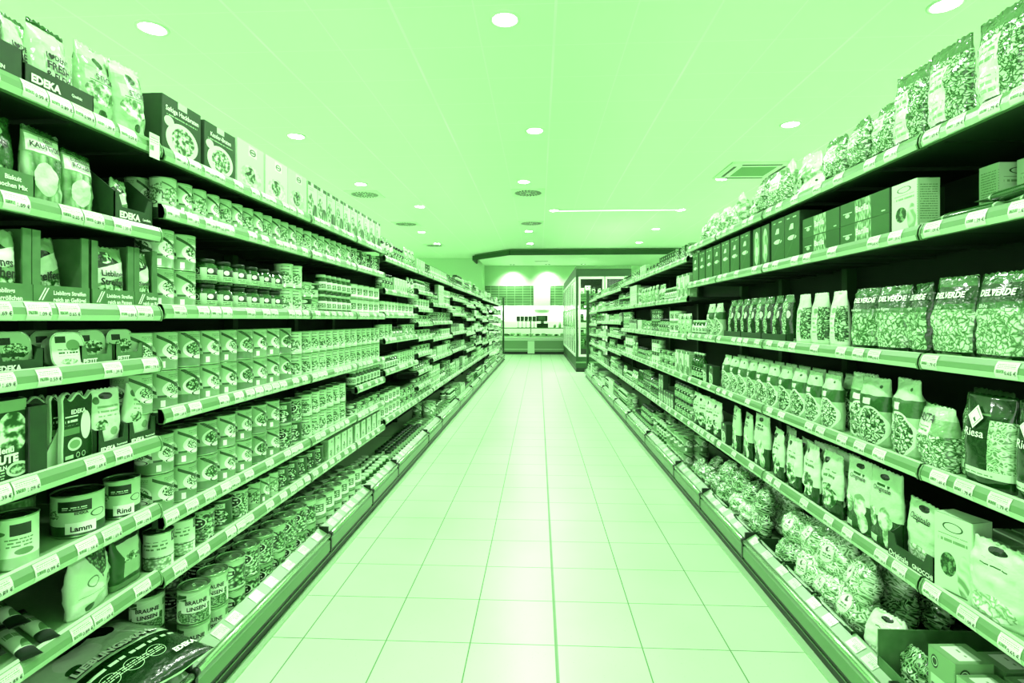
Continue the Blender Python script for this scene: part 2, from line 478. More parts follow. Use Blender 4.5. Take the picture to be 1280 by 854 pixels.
def pettray_proto(name, lidm, w, h, d):
    """aluminium dish standing on edge, printed lid to the front"""
    b = MB(); o = rrect(w, h, w * .28); i_ = rrect(w * .93, h * .92, w * .26); bk = rrect(w * .78, h * .74, w * .2)
    n = len(o); k = len(b.v)
    for pts, y in ((i_, -d / 2 + .0015), (o, -d / 2), (o, -d / 2 + .003), (i_, -d / 2 + .004), (bk, d / 2)):
        b.v += [(x, y, z + h / 2) for x, z in pts]
    for r_ in range(4):
        for i in range(n):
            j = (i + 1) % n
            b.face((k + r_ * n + i, k + (r_ + 1) * n + i, k + (r_ + 1) * n + j, k + r_ * n + j), None, 0, True)
    b.face([k + 4 * n + i for i in range(n)], None, 0)
    l = MB(); l.v = [(x, -d / 2 + .001, z + h / 2) for x, z in i_]
    l.face(list(reversed(range(n))), [((l.v[i][0] / w + .5), l.v[i][2] / h) for i in reversed(range(n))], 0)
    return [(name, b.mesh(name, [M['foil']]), -1, (0, 0, 0)), ('lid', l.mesh('lid', [lidm]), 0, (0, 0, 0))]

def blister_proto(name, m, w, h, d, texts=()):
    """flat card pack with a wavy, paw-shaped top"""
    pts = []
    N_ = 20
    for i in range(N_ + 1):
        x = w / 2 - w * i / N_; t = 1 - abs(2 * i / N_ - 1)
        z = h * .93 + h * .045 * math.cos(4 * PI * (i / N_ - .5)) + (-.06 * h if i in (0, N_) else 0)
        pts.append((x, z))
    pts += [(-w / 2 * .94, h * .55), (-w / 2, h * .2), (-w / 2 * .97, 0), (w / 2 * .97, 0), (w / 2, h * .2), (w / 2 * .94, h * .55)]
    b = MB(); n = len(pts); ins = [(x * .93, z * .95 + h * .02) for x, z in pts]
    rows = [([(x, z) for x, z in ins], -d / 2, ), (pts, -d / 2 + .002), (pts, d / 2)]
    for p, y in rows: b.v += [(x, y, z) for x, z in p]
    uv = lambda i: (b.v[i][0] / w + .5, b.v[i][2] / h)
    f = list(reversed(range(n))); b.face(f, [uv(i) for i in f], 0)
    for r_ in range(2):
        for i in range(n):
            j = (i + 1) % n; b.face((r_ * n + i, (r_ + 1) * n + i, (r_ + 1) * n + j, r_ * n + j), None, 1)
    b.face([2 * n + i for i in range(n)], None, 1)
    out = [(name, b.mesh(name, [m, M['pale_card']]), -1, (0, 0, 0))]
    if texts:
        t = MB()
        for tx in texts: text_on(t, tx[0], tx[1], tx[2], tx[3], flat(-d / 2), bold=.03)
        out.append(('lettering', t.mesh('lettering', [M['white']]), 0, (0, 0, 0)))
    return out

def roll_proto(name, m, endm, L, r, flatk=.6):
    """slim pack lying down, along x, flat pinched ends"""
    b = MB(); N_ = 16; st = [(-L / 2, 1.1, .08, 1), (-L / 2 + .02, 1.05, .1, 1), (-L / 2 + .05, 1, .8, 1), (-L * .28, 1, 1, 0), (L * .28, 1, 1, 0), (L / 2 - .05, 1, .8, 1), (L / 2 - .02, 1.05, .1, 1), (L / 2, 1.1, .08, 1)]
    for x, a, c, _ in st:
        for i in range(N_):
            t = 2 * PI * i / N_; b.v.append((x, r * a * math.cos(t), r * flatk * (1 + c * math.sin(t)) if c > .2 else r * flatk * (1 + c * math.sin(t))))
    for k in range(len(st) - 1):
        for i in range(N_):
            j = (i + 1) % N_
            mm = 0 if 2 <= k <= 4 else 1
            b.face((k * N_ + i, (k + 1) * N_ + i, (k + 1) * N_ + j, k * N_ + j)[::-1], [(i / N_, k / 7), (i / N_, (k + 1) / 7), ((i + 1) / N_, (k + 1) / 7), ((i + 1) / N_, k / 7)][::-1], mm, True)
    b.face(range(N_), None, 1); b.face([(len(st) - 1) * N_ + i for i in reversed(range(N_))], None, 1)
    return [(name, b.mesh(name, [m, endm]), -1, (0, 0, 0))]

def put(proto, loc, rz, label, cat, group=None, rx=0, scale=(1, 1, 1), ry=0):
    made = []
    for name, me, par, lo in proto:
        if par < 0:
            o = obj(name, me, None, loc, (rx, ry, rz), scale); tag(o, label, cat, group)
        else: o = obj(name, me, made[par], lo)
        made.append(o)
    return made[0]

# ------------------------------------------------------------------ the place: sizes in metres, aisle runs along +y, eye at the origin
LX, RX = 1.205, 1.153            # distance of the shelf lips from the line of sight
EYE = 1.30
CEIL = 3.70

def plane_mesh(name, pts, m, uv=False):
    b = MB(); b.poly(pts); return b.mesh(name, [m])

# floor
def floor_mat():
    m = bpy.data.materials.new('floor_tiles'); m.use_nodes = True; g = NT(m); b = g.N['Principled BSDF']
    tc = g.N.new('ShaderNodeTexCoord'); s = g.N.new('ShaderNodeSeparateXYZ'); g.L.new(tc.outputs['Object'], s.inputs[0])
    w = .34255
    def line(c, off, wd):
        f = g.m('FRACT', g.m('MULTIPLY', g.m('ADD', c, -off + 40 * w), 1 / w))
        d = g.m('MINIMUM', f, g.m('SUBTRACT', 1, f))
        return g.m('LESS_THAN', d, wd / w / 2)
    lx = line(s.outputs[0], .067, .005); ly = line(s.outputs[1], 2.194, .0042)
    seam = g.m('LESS_THAN', g.m('ABSOLUTE', g.m('SUBTRACT', s.outputs[0], .069)), .0065)
    mask = g.m('MAXIMUM', lx, ly)
    n = g.N.new('ShaderNodeTexNoise'); n.inputs['Scale'].default_value = 140; n.inputs['Detail'].default_value = 3; g.L.new(tc.outputs['Object'], n.inputs['Vector'])
    speck = g.m('GREATER_THAN', n.outputs['Fac'], .69)
    n2 = g.N.new('ShaderNodeTexNoise'); n2.inputs['Scale'].default_value = 1.3; n2.inputs['Detail'].default_value = 4; g.L.new(tc.outputs['Object'], n2.inputs['Vector'])
    tone = g.m('MULTIPLY_ADD', n2.outputs['Fac'], .08, .80)
    tone = g.m('MULTIPLY_ADD', speck, -.08, tone)
    tone = g.m('MULTIPLY_ADD', mask, g.m('SUBTRACT', .50, tone), tone)
    tone = g.m('MULTIPLY_ADD', seam, g.m('SUBTRACT', .56, tone), tone)
    r = g.N.new('ShaderNodeValToRGB'); e = r.color_ramp.elements; e[0].position = .35; e[0].color = T(.35); e[1].position = 1; e[1].color = T(1)
    for p_ in (.6, .82): e.new(p_).color = T(p_)
    g.put(r.inputs['Fac'], tone); g.L.new(r.outputs['Color'], b.inputs['Base Color'])
    g.put(b.inputs['Roughness'], g.m('MULTIPLY_ADD', mask, .3, g.m('MULTIPLY_ADD', n2.outputs['Fac'], .12, .26)))
    b.inputs['Specular IOR Level'].default_value = .45
    return m
b = MB(); b.box(-9, 9, -4, 24, -.1, 0); o = obj('floor', b.mesh('floor', [floor_mat()])); tag(o, kind='structure', label='pale polished square floor tiles with thin dark joints')

def ceil_mat():
    m = bpy.data.materials.new('ceiling_panels'); m.use_nodes = True; g = NT(m); b = g.N['Principled BSDF']
    tc = g.N.new('ShaderNodeTexCoord'); s = g.N.new('ShaderNodeSeparateXYZ'); g.L.new(tc.outputs['Object'], s.inputs[0])
    w = .63
    def line(c, off, wd, w=w):
        f = g.m('FRACT', g.m('MULTIPLY', g.m('ADD', c, -off + 40 * w), 1 / w)); d = g.m('MINIMUM', f, g.m('SUBTRACT', 1, f))
        return g.m('LESS_THAN', d, wd / w / 2)
    lx = g.m('MULTIPLY', line(s.outputs[0], .13, .012), .35); lx2 = line(s.outputs[0], .13, .022, 1.26); ly = g.m('MULTIPLY', line(s.outputs[1], .385, .010), .35)
    n = g.N.new('ShaderNodeTexNoise'); n.inputs['Scale'].default_value = .8; g.L.new(tc.outputs['Object'], n.inputs['Vector'])
    mask = g.m('MAXIMUM', g.m('MAXIMUM', lx, ly), g.m('MULTIPLY', lx2, g.m('MULTIPLY_ADD', n.outputs['Fac'], 2, -.5, clamp=True)))
    tone = g.m('MULTIPLY_ADD', mask, .10, .90)
    r = g.N.new('ShaderNodeValToRGB'); e = r.color_ramp.elements; e[0].position = .90; e[0].color = (.70, .92, .655, 1); e[1].position = 1; e[1].color = (.86, .98, .83, 1)
    g.put(r.inputs['Fac'], tone); g.L.new(r.outputs['Color'], b.inputs['Base Color']); b.inputs['Roughness'].default_value = .75
    return m
b = MB(); b.box(-9, 9, -4, 24, CEIL, CEIL + .1); o = obj('ceiling', b.mesh('ceiling', [ceil_mat()])); tag(o, kind='structure', label='pale suspended panel ceiling with thin joints')
WY = 22.25
b = MB(); b.box(-9, -2.3, 21.2, 21.35, 0, CEIL); b.box(-2.3, -2.2, 21.2, WY, 0, CEIL); o = obj('wall_left', b.mesh('wall_left', [M['wall']])); tag(o, kind='structure')
b = MB(); b.box(-2.2, 9, WY, WY + .15, 0, CEIL); o = obj('wall_back', b.mesh('wall_back', [M['wall']])); tag(o, kind='structure')
b = MB(); b.box(9, 9.1, -4, 24, 0, CEIL); o = obj('wall_right', b.mesh('wall_right', [M['wall']])); tag(o, kind='structure')
b = MB(); b.box(-9.1, -9, -4, 24, 0, CEIL); o = obj('wall_side', b.mesh('wall_side', [M['wall']])); tag(o, kind='structure')

# ------------------------------------------------------------------ lights
WHITE = emis('lamp_glow', (.93, 1.0, .9), 60)
lampm = M['pale']
def downlight(x, y, label, z=CEIL, r=.10, power=90, group=None):
    b = MB(); b.lathe([(r * 1.25, z - .001), (r * 1.22, z - .012), (r * .98, z - .012), (r * .95, z - .003)], 28, cap0=False, cap1=False)
    o = obj('downlight', b.mesh('downlight', [lampm])); tag(o, label, 'ceiling light', group)
    l = MB(); l.lathe([(.001, z - .0085), (r * .95, z - .0085)], 28, cap0=False, cap1=False)
    l.f = [tuple(reversed(f)) for f in l.f]
    obj('lens', l.mesh('lens', [WHITE]), o)
    ld = bpy.data.lights.new('lamp', 'AREA'); ld.shape = 'DISK'; ld.size = r * 1.9; ld.energy = power; ld.color = (.93, 1, .91); ld.spread = math.radians(150)
    lo = bpy.data.objects.new('lamp', ld); COL.objects.link(lo); lo.location = (x * 0, 0, z - .02); lo.parent = o
    o.location = (x, y, 0)
    return o
P = 55
ORDN = ['nearest', 'second', 'third', 'fourth', 'farthest']
seen = [(-.27, 4.36, 'bright round ceiling downlight nearest over the middle of the aisle'),
        (-.05, 6.94, 'second round ceiling downlight over the middle of the aisle'),
        (-.26, 9.5, 'round ceiling downlight just before the nearer middle swirl vent'),
        (3.08, 6.87, 'round ceiling downlight above the right shelves before the air cassette'),
        (3.09, 4.32, 'large glaring ceiling downlight at the top right edge'),
        (-3.17, 4.35, 'large glaring ceiling downlight at the top left'),
        (-3.16, 7.0, 'round ceiling downlight above the dry-food cartons on the left'),
        (-3.14, 9.53, 'round ceiling downlight directly before the left swirl vent'),
        (-2.51, 11.47, 'round ceiling downlight between the first two left swirl vents'),
        (-3.19, 14.8, 'small far ceiling downlight at the left before the third swirl vent'),
        (-.27, 14.8, 'small far ceiling downlight behind the farther middle swirl vent'),
        (.34, 12.03, 'ceiling downlight at the left end of the long light strip'),
        (3.08, 12.08, 'ceiling downlight at the right end of the long light strip'),
        (3.08, 14.6, 'small far ceiling downlight at the right near the dark canopy'),
        (3.1, 9.45, 'round ceiling downlight beside the ceiling air cassette')]
for x, y, lb in seen: downlight(x, y, lb, power=P, group='round ceiling downlights')
for x in (-6, 6):  # unseen downlights added so that more light bounces onto the ceiling
    for k_, y in enumerate((2, 6, 10, 14, 18.0)): downlight(x, y, f'added unseen ceiling downlight over the neighbouring aisle, {"left" if x < 0 else "right"} side, {ORDN[k_]}', power=110, group='added unseen downlights of the neighbouring aisles')
for x, y, lb in ((3.1, 17.1, 'small added ceiling downlight close before the canopy, right'), (-3.2, 17.1, 'small added ceiling downlight close before the canopy, left'), (-.27, 1.75, 'ceiling downlight above the camera end of the aisle'), (-.27, -.9, 'ceiling downlight behind the camera'), (-3.17, 1.75, 'ceiling downlight over the left shelves, out of view'), (3.09, 1.75, 'ceiling downlight over the right shelves, out of view'),  # the two before the canopy are added to brighten the far ceiling
              (-.27, 17.2, 'ceiling downlight at the far end of the aisle')):
    downlight(x, y, lb, power=P, group='round ceiling downlights')

# long recessed strip
b = MB(); b.box(.35, 3.05, 12.0, 12.10, CEIL - .012, CEIL - .001); o = obj('light_strip', b.mesh('light_strip', [M['pale']])); tag(o, 'long thin bright light strip in the ceiling at the right', 'ceiling light')
l = MB(); l.box(.38, 3.02, 12.015, 12.085, CEIL - .014, CEIL - .012); obj('diffuser', l.mesh('diffuser', [emis('strip_glow', (.93, 1, .9), 2.2)]), o)
ld = bpy.data.lights.new('strip_lamp', 'AREA'); ld.shape = 'RECTANGLE'; ld.size = 2.6; ld.size_y = .1; ld.energy = 30; ld.color = (.93, 1, .91)
lo = bpy.data.objects.new('strip_lamp', ld); COL.objects.link(lo); lo.location = (1.7, 12.05, CEIL - .03); lo.parent = o

# swirl vents
def swirl():
    b = MB(); s = .31; z = -.004
    b.box(-s, s, -s, s, z - .004, 0, 0)
    b.lathe([(.275, z - .004), (.27, z - .009), (.26, z - .009), (.255, z - .006)], 32, [0, 0, 0], cap0=False, cap1=False)
    sl = MB()
    for ring, r0, r1, n in ((0, .05, .145, 14), (1, .16, .25, 22)):
        for i in range(n):
            a = 2 * PI * i / n; wd = .52 * 2 * PI / n
            a2 = a + .22 * (1 if ring else -1)
            sl.poly([(r * math.cos(t), r * math.sin(t), z - .0065) for r, t in ((r0, a), (r0, a + wd), (r1, a2 + wd), (r1, a2))][::-1])
    return b.mesh('swirl_vent', [M['pale']]), sl.mesh('slots', [M['ink']])
vp, vs_ = swirl()
for x, y, lb in ((-.2, 10.34, 'square ceiling swirl vent over the middle of the aisle, the nearer one'), (-.19, 13.6, 'square ceiling swirl vent over the middle of the aisle, the farther one'),
                 (-3.32, 10.32, 'round-slotted ceiling vent at the left, the nearest one'), (-3.31, 13.55, 'round-slotted ceiling vent at the left, the second one'), (-3.36, 17.5, 'round-slotted ceiling vent at the left, the farthest one')):
    o = obj('swirl_vent', vp, None, (x, y, CEIL)); tag(o, lb, 'ceiling vent', 'swirl vents in the ceiling'); obj('slots', vs_, o)
# air cassette
b = MB(); b.box(-.48, .48, -.48, .48, -.02, 0); b.box(-.45, .45, -.45, .45, -.026, -.02)
o = obj('ceiling_cassette', b.mesh('ceiling_cassette', [M['pale']]), None, (3.42, 8.95, CEIL)); tag(o, 'square ceiling air cassette with dark slots at the right', 'air conditioner')
for k in range(4):
    s_ = MB(); s_.box(-.3, .3, -.40, -.385, -.031, -.026); s_.box(-.3, .3, -.375, -.36, -.031, -.026); obj('slot', s_.mesh('slot', [M['black']]), o, rot=(0, 0, k * PI / 2))
s_ = MB(); s_.box(-.27, .27, -.27, .27, -.029, -.026); obj('grille', s_.mesh('grille', [M['canopy_top']]), o)

# ------------------------------------------------------------------ price tags
tagm = labelmat('tag_paper', .96, [('rect', .0, .86, 1, 1, .88), ('print', .06, .62, .9, .86, 10, .62), ('rect', .06, .30, .42, .50, ('l', .35, .9, 30))], asp=1.8, rough=.4)
RAILP = [(.012, 0), (.0, -.002), (-.008, -.016), (-.011, -.032), (-.006, -.047), (.010, -.047)]
def rail_y(z):
    z = -z
    for (a, za), (c, zc) in zip(RAILP[1:], RAILP[2:]):
        if -zc >= z: return a + (c - a) * (z + za) / (za - zc)
    return RAILP[4][0]
TAGW = .066
def make_tag(txt, flat_=False, tm=None):
    b = MB(); n = 1 if flat_ else 6; rail_y = (lambda z: 0) if flat_ else globals()['rail_y']; z0, z1 = -.0445, -.003
    for j in range(n + 1):
        z = z0 + (z1 - z0) * j / n
        for x in (-TAGW / 2, TAGW / 2): b.v.append((x, rail_y(z) - .0015, z))
    for j in range(n):
        b.face((2 * j, 2 * j + 1, 2 * j + 3, 2 * j + 2), [(0, j / n), (1, j / n), (1, (j + 1) / n), (0, (j + 1) / n)], 0, True)
    text_on(b, txt, .014, -.031, .013, lambda x, z: rail_y(z), m=1, bold=.01, off=.0022)
    return b.mesh('price_tag', [tm or tagm, M['rail'] if flat_ else M['ink']])
TAGS = [make_tag(t) for t in ('0.59 €', '1.39 €', '0.65 €', '0.89 €', '1.09 €', '1.79 €', '0.99 €', '1.69 €')]
tagm2 = labelmat('tag_paper_behind_plastic', .80, [('print', .06, .5, .9, .86, 8, .66)], asp=1.8, rough=.25)
TAGS2 = [make_tag(t, True, tagm2) for t in ('0.79 €', '1.19 €')]

def prism_x(mb, prof, x0, x1, ms=None, mc=0, smooth=False):
    n = len(prof); b = len(mb.v)
    for x in (x0, x1): mb.v += [(x, y, z) for y, z in prof]
    for i in range(n):
        j = (i + 1) % n
        mb.face((b + i, b + j, b + n + j, b + n + i), None, ms[i] if ms else 0, smooth)
    mb.face([b + i for i in reversed(range(n))], None, mc); mb.face([b + n + i for i in range(n)], None, mc)

BAYNAMES = ['nearest', 'second', 'third', 'fourth', 'fifth', 'sixth', 'seventh', 'eighth', 'ninth', 'tenth', 'eleventh', 'twelfth', 'thirteenth', 'fourteenth']
def unit(side, idx, y0, y1, levels, height, tagdens=1.0):
    """one bay of shelving. local x runs along the lip, -y faces the aisle"""
    L = y1 - y0; s = -1 if side == 'left' else 1
    loc = (-LX, y0, 0) if s < 0 else (RX, y1, 0); rz = PI / 2 if s < 0 else -PI / 2
    root = obj('shelving_unit', None, None, loc, (0, 0, rz))
    tag(root, f'{BAYNAMES[idx]} bay of the {side} supermarket shelving, full of groceries', 'shelving', f'{side} shelving bays')
    bp = MB(); bp.box(0.002, L - .002, .45, .47, .0, height)
    for k in range(int(height / .05)):
        pass
    obj('back_panel', bp.mesh('back_panel', [M['back']]), root)
    for x in (.012, L - .012):
        p = MB(); p.box(x - .012, x + .012, .40, .45, 0, height); obj('upright', p.mesh('upright', [M['post']]), root)
    for z in levels:
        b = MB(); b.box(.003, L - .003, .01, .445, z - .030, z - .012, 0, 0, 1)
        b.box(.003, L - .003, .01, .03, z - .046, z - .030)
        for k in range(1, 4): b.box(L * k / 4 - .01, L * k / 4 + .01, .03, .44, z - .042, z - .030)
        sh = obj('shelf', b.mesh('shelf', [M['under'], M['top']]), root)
        r = MB(); g_ = .004
        prism_x(r, [(y, z + zz) for y, zz in RAILP], g_, L - g_, [1, 0, 0, 1, 0, 0], 2)
        for x0, x1 in ((g_, g_ + .006), (L - g_ - .006, L - g_)):
            prism_x(r, [(y - .002 * (i not in (0, 5)), z + zz * 1.04) for i, (y, zz) in enumerate(RAILP)], x0, x1, None, 2)
        obj('price_rail', r.mesh('price_rail', [M['rail'], M['lip'], M['mid_card']]), sh)
        x = random.uniform(.04, .09)
        while x < L - .04:
            obj('price_tag', random.choice(TAGS), sh, (x, 0, z))
            x += random.choice((.07, .085, .10, .12, .15, .2)) / tagdens
    # base
    b = MB(); b.box(.003, L - .003, -.058, .445, .05, .14, 2, 2, 0)
    obj('base_deck', b.mesh('base_deck', [M['top'], M['fascia'], M['black']]), root)
    b = MB(); prism_x(b, [(-.096, .178), (-.05, .205), (-.046, .205), (-.058, .14), (-.09, .15)], .014, L - .004, [0, 0, 2, 2, 2], 2)
    strip = obj('price_rail', b.mesh('price_rail', [M['rail'], M['lip'], M['black']]), root)
    x = random.uniform(.05, .12)
    while x < L - .05:
        t = obj('price_tag', random.choice(TAGS2), strip, (x, -.0535, .2033), (math.radians(-59), 0, 0)); x += random.choice((.09, .12, .16))
    b = MB(); b.tube((.004, -.104, .168), (L - .004, -.104, .168), .012, 12)
    obj('bumper_rail', b.mesh('bumper_rail', [M['chrome']]), root)
    b = MB(); prism_x(b, [(-.098, .155), (-.112, .14), (-.112, .09), (-.10, .078), (-.08, .078), (-.08, .155)], .006, L - .006, [0, 0, 0, 1, 1, 1], 1)
    obj('fascia', b.mesh('fascia', [M['fascia'], M['black']]), root)
    b = MB(); b.box(.0, L, -.085, -.06, .008, .078, 0); b.box(0, L, -.089, -.085, .040, .044, 1)
    obj('kick_plate', b.mesh('kick_plate', [M['black'], M['rail']]), root)
    b = MB(); b.box(0, L, -.116, -.06, 0, .008, 0); obj('skirting', b.mesh('skirting', [M['skirt']]), root)
    b = MB(); b.tube((.001, -.104, .168), (.022, -.104, .168), .0155, 12); b.box(.001, .016, -.1145, -.075, .078, .158)
    b.box(.001, .012, -.098, -.05, .172, .21)
    obj('rail_connector', b.mesh('rail_connector', [M['black']]), root)
    return root

LB = [(.56, 1.69, [1.865, 1.595, 1.345, 1.184, .933, .72, .507]), (1.69, 2.83, [1.86, 1.673, 1.352, 1.015, .678, .491]),
      (2.83, 3.56, [1.86, 1.673, 1.352, 1.015, .678, .491]), (3.56, 4.22, [1.86, 1.673, 1.352, 1.015, .86, .674, .491]),
      (4.22, 5.40, [1.81, 1.552, 1.362, 1.158, .907, .525]), (5.40, 6.16, [1.81, 1.61, 1.43, 1.28, 1.13, .97, .79, .64, .525]),
      (6.16, 7.57, [1.81, 1.50, 1.29, 1.10, .87, .53]), (7.57, 9.04, [1.80, 1.62, 1.40, 1.13, .88, .53]),
      (9.04, 10.35, [1.80, 1.56, 1.33, 1.08, .80, .53]), (10.35, 11.6, [1.80, 1.6, 1.38, 1.12, .86, .53]), (11.6, 12.97, [1.78, 1.5, 1.3, 1.05, .8, .53]),
      (12.97, 14.6, [1.78, 1.58, 1.33, 1.1, .82, .53]), (14.6, 16.2, [1.78, 1.52, 1.3, 1.05, .8, .53]), (16.2, 17.7, [1.76, 1.5, 1.25, 1.0, .78, .5])]
RB = [(.57, 1.71, [1.865, 1.59, 1.20, .867, .526]), (1.71, 2.87, [1.865, 1.59, 1.20, .867, .526]), (2.87, 3.61, [1.865, 1.59, 1.20, .867, .526]),
      (3.61, 4.30, [1.865, 1.59, 1.20, .867, .526]), (4.30, 5.45, [1.80, 1.49, 1.19, .867, .526]), (5.45, 6.6, [1.80, 1.49, 1.19, .867, .526]),
      (6.6, 7.71, [1.80, 1.49, 1.19, .867, .526]), (7.71, 9.2, [1.76, 1.5, 1.28, 1.08, .84, .526]), (9.2, 10.9, [1.76, 1.5, 1.28, 1.02, .8, .526]), (10.9, 12.53, [1.74, 1.48, 1.22, 1.0, .8, .526])]
LROOT = [unit('left', i, a, b_, lv, 1.98 if i < 4 else 1.9, 1.15 if 0 < i < 4 else 1) for i, (a, b_, lv) in enumerate(LB)]
RROOT = [unit('right', i, a, b_, lv, 1.98 if i < 4 else 1.9, .75) for i, (a, b_, lv) in enumerate(RB)]

# ------------------------------------------------------------------ printed designs
LM = {}
def L_(name, *a, **k): LM[name] = labelmat(name, *a, **k); return LM[name]
# tins (three repeats round the wrap)
L_('bowl_wrap_a', .72, [('band', 0, .30, .50), ('rect', .02, .3, .26, .36, .3), ('ell', .56, .52, .42, .25, .97), ('ell', .58, .54, .33, .17, ('n', .2, .95, 14)), ('diag', .88, .97, -.5, .28), ('ell', .62, .3, .3, .07, .95), ('ring', .62, .3, .28, .065, .3, .15), ('rect', .1, .04, .22, .22, .93), ('print', .3, .83, .9, .93, 22, .45)], rep=3)
L_('bowl_wrap_b', .66, [('band', 0, .26, .42), ('ell', .5, .5, .45, .28, .94), ('ell', .5, .52, .37, .2, ('v', .15, .95, 10)), ('diag', .96, 1.06, -.6, .25), ('ell', .6, .27, .3, .08, .9), ('ring', .6, .27, .3, .08, .35, .2), ('print', .1, .84, .9, .95, 24, .4)], rep=3)
L_('bowl_wrap_c', .74, [('band', 0, .2, .62), ('diag', .25, .62, .25, ('n', .2, .8, 9)), ('ell', .45, .45, .4, .24, ('v', .35, 1, 8)), ('diag', .85, .9, -.3, .4), ('ring', .55, .22, .3, .08, .4, .12)], rep=3)
L_('vegetable_wrap', ('n', .18, .82, 9), [('ell', .45, .62, .36, .22, .12), ('ring', .45, .62, .36, .22, .2, .95), ('print', .2, .52, .7, .72, 9, .95), ('ell', .5, .22, .4, .16, ('v', .3, .95, 8)), ('band', .93, 1, .7)], rep=2)
L_('bean_wrap', ('v', .12, .9, 7), [('band', .8, 1, .82), ('ell', .5, .6, .3, .3, .85), ('ring', .5, .6, .3, .3, .25, .2), ('rect', .25, .5, .75, .66, .12), ('rect', .3, .54, .7, .62, .92), ('band', 0, .06, .7)], rep=2)
L_('lentil_wrap', .86, [('rect', 0, .62, .3, .84, .52), ('ell', .75, .22, .5, .3, ('v', .25, .75, 16)), ('rect', .38, .32, .92, .66, .93), ('rect', .3, .7, .5, .88, .3), ('diag', .58, .60, .4, .92), ('band', .95, 1, .7)], rep=2)
L_('white_bean_wrap', .9, [('rect', 0, .72, .3, 1, .15), ('ring', .15, .85, .12, .1, .3, .8), ('print', .35, .5, .9, .8, 9, .5), ('ell', .6, .15, .5, .22, ('v', .5, .95, 9)), ('band', .30, .33, .3)], rep=2)
L_('text_wrap', .80, [('print', .0, .3, .35, .95, 20, .4), ('ell', .68, .4, .3, .28, ('n', .3, .85, 10)), ('rect', .55, .75, .85, .92, .3), ('ell', .7, .84, .22, .06, .9), ('band', 0, .1, .7)], rep=2)
L_('dark_wrap', .25, [('ell', .5, .4, .4, .3, ('n', .1, .9, 9)), ('rect', .2, .72, .8, .9, .85), ('print', .25, .75, .75, .88, 18, .2), ('band', 0, .08, .6)], rep=2)
L_('petfood_wrap', .74, [('rect', .30, .62, .72, .9, .12), ('print', .36, .68, .66, .76, 18, .9), ('band', 0, .26, .22), ('rect', .4, .06, .78, .34, .93), ('ell', .2, .55, .12, .14, ('n', .3, .8, 12)), ('ring', .82, .5, .12, .1, .35, .3)], rep=2)
L_('petfood_pale_wrap', .86, [('rect', .52, .66, .82, .9, .14), ('band', 0, .22, .66), ('ell', .3, .72, .16, .06, .42), ('ell', .25, .42, .14, .1, ('n', .2, .8, 14)), ('ell', .72, .32, .14, .07, .5), ('print', .45, .42, .85, .6, 14, .5)], rep=2)
L_('grooved_wrap', .55, [('rect', .0, .0, 1, 1, ('l', .45, .68, 26))], rep=2)
L_('jar_label', .80, [('rect', .12, .45, .88, 1, .15), ('ell', .26, .75, .12, .2, .95), ('ring', .72, .72, .13, .22, .3, .85), ('print', .12, .1, .9, .4, 7, .45)], rep=3)
L_('jar_label_pale', .92, [('rect', .1, .3, .9, .75, .45), ('print', .15, .35, .85, .7, 8, .95), ('band', 0, .12, .5)], rep=2)
L_('sauce_wrap', .7, [('band', .55, .95, .2), ('ell', .5, .75, .3, .15, .9), ('ell', .5, .3, .35, .22, ('n', .2, .9, 8))], rep=2)
# cartons
L_('cookbag_front', .20, [('ell', .5, .32, .42, .3, .88), ('ell', .16, .58, .12, .09, .86), ('ell', .52, .32, .3, .23, ('n', .3, .9, 9)), ('rect', .38, .88, .62, 1, .8), ('print', .1, .66, .9, .71, 22, .7)], asp=.9)
L_('pale_carton_front', .88, [('ell', .5, .3, .4, .24, ('n', .78, .95, 5)), ('ell', .46, .32, .2, .18, ('n', .2, .85, 9)), ('rect', .4, .74, .72, .96, .97), ('ring', .56, .84, .12, .07, .5, .2), ('rect', .48, .825, .64, .855, .35), ('band', 0, .04, .7)], asp=.9, rough=.3)
L_('striped_carton_front', .90, [('band', .9, 1, .35), ('rect', .3, .9, .6, 1, .9), ('ell', .3, .4, .3, .3, ('n', .4, .92, 7)), ('ell', .75, .2, .3, .22, ('l', .15, .8, 9)), ('print', .1, .75, .6, .85, 18, .6)], asp=.8)
L_('tall_dark_front', .36, [('rect', .15, .9, .8, .925, .8), ('diag', .62, .70, -.5, .36), ('rect', .3, .66, .6, .78, .9), ('diag', .40, .62, .9, .34), ('ell', .5, .48, .3, .05, .92), ('diag', -.02, .04, .7, .4), ('rect', .15, .04, .7, .07, .6)], asp=.6, rough=.3)
L_('pasta_carton_front', .34, [('ell', .5, .5, .34, .42, ('l', .5, .98, 16)), ('rect', .36, .3, .64, .52, .88), ('ell', .5, .82, .16, .08, .85), ('rect', .1, .03, .9, .06, .6)], asp=.6)
L_('barilla_front', .34, [('rect', .33, .02, .66, .98, ('l', .38, .93, 14)), ('rect', .06, .5, .26, .54, .85), ('ell', .16, .4, .05, .09, .8), ('rect', .86, .12, .93, .17, .8)], asp=3.2, rough=.35)
L_('white_box_front', .86, [('ring', .5, .86, .28, .06, .3, .3), ('ell', .38, .38, .22, .15, ('n', .2, .6, 10)), ('ell', .8, .3, .18, .26, ('s', .6, .9, 5)), ('print', .1, .62, .9, .76, 12, .6), ('rect', .1, .03, .9, .05, .5)], asp=.7)
L_('info_side', .72, [('print', .1, .2, .9, .9, 22, .5), ('rect', .1, .05, .5, .15, .92)], asp=.7)
L_('dog_carton', .17, [('rect', 0, .78, .56, 1, .08), ('ell', .8, .6, .22, .26, ('n', .3, .95, 6)), ('rect', .1, .45, .56, .54, .86), ('rect', .55, .86, 1, 1, .62), ('print', 0, .04, .7, .18, 30, .8), ('ell', .88, .15, .16, .09, .85), ('ell', .88, .15, .12, .06, ('n', .3, .8, 12))], asp=.75)
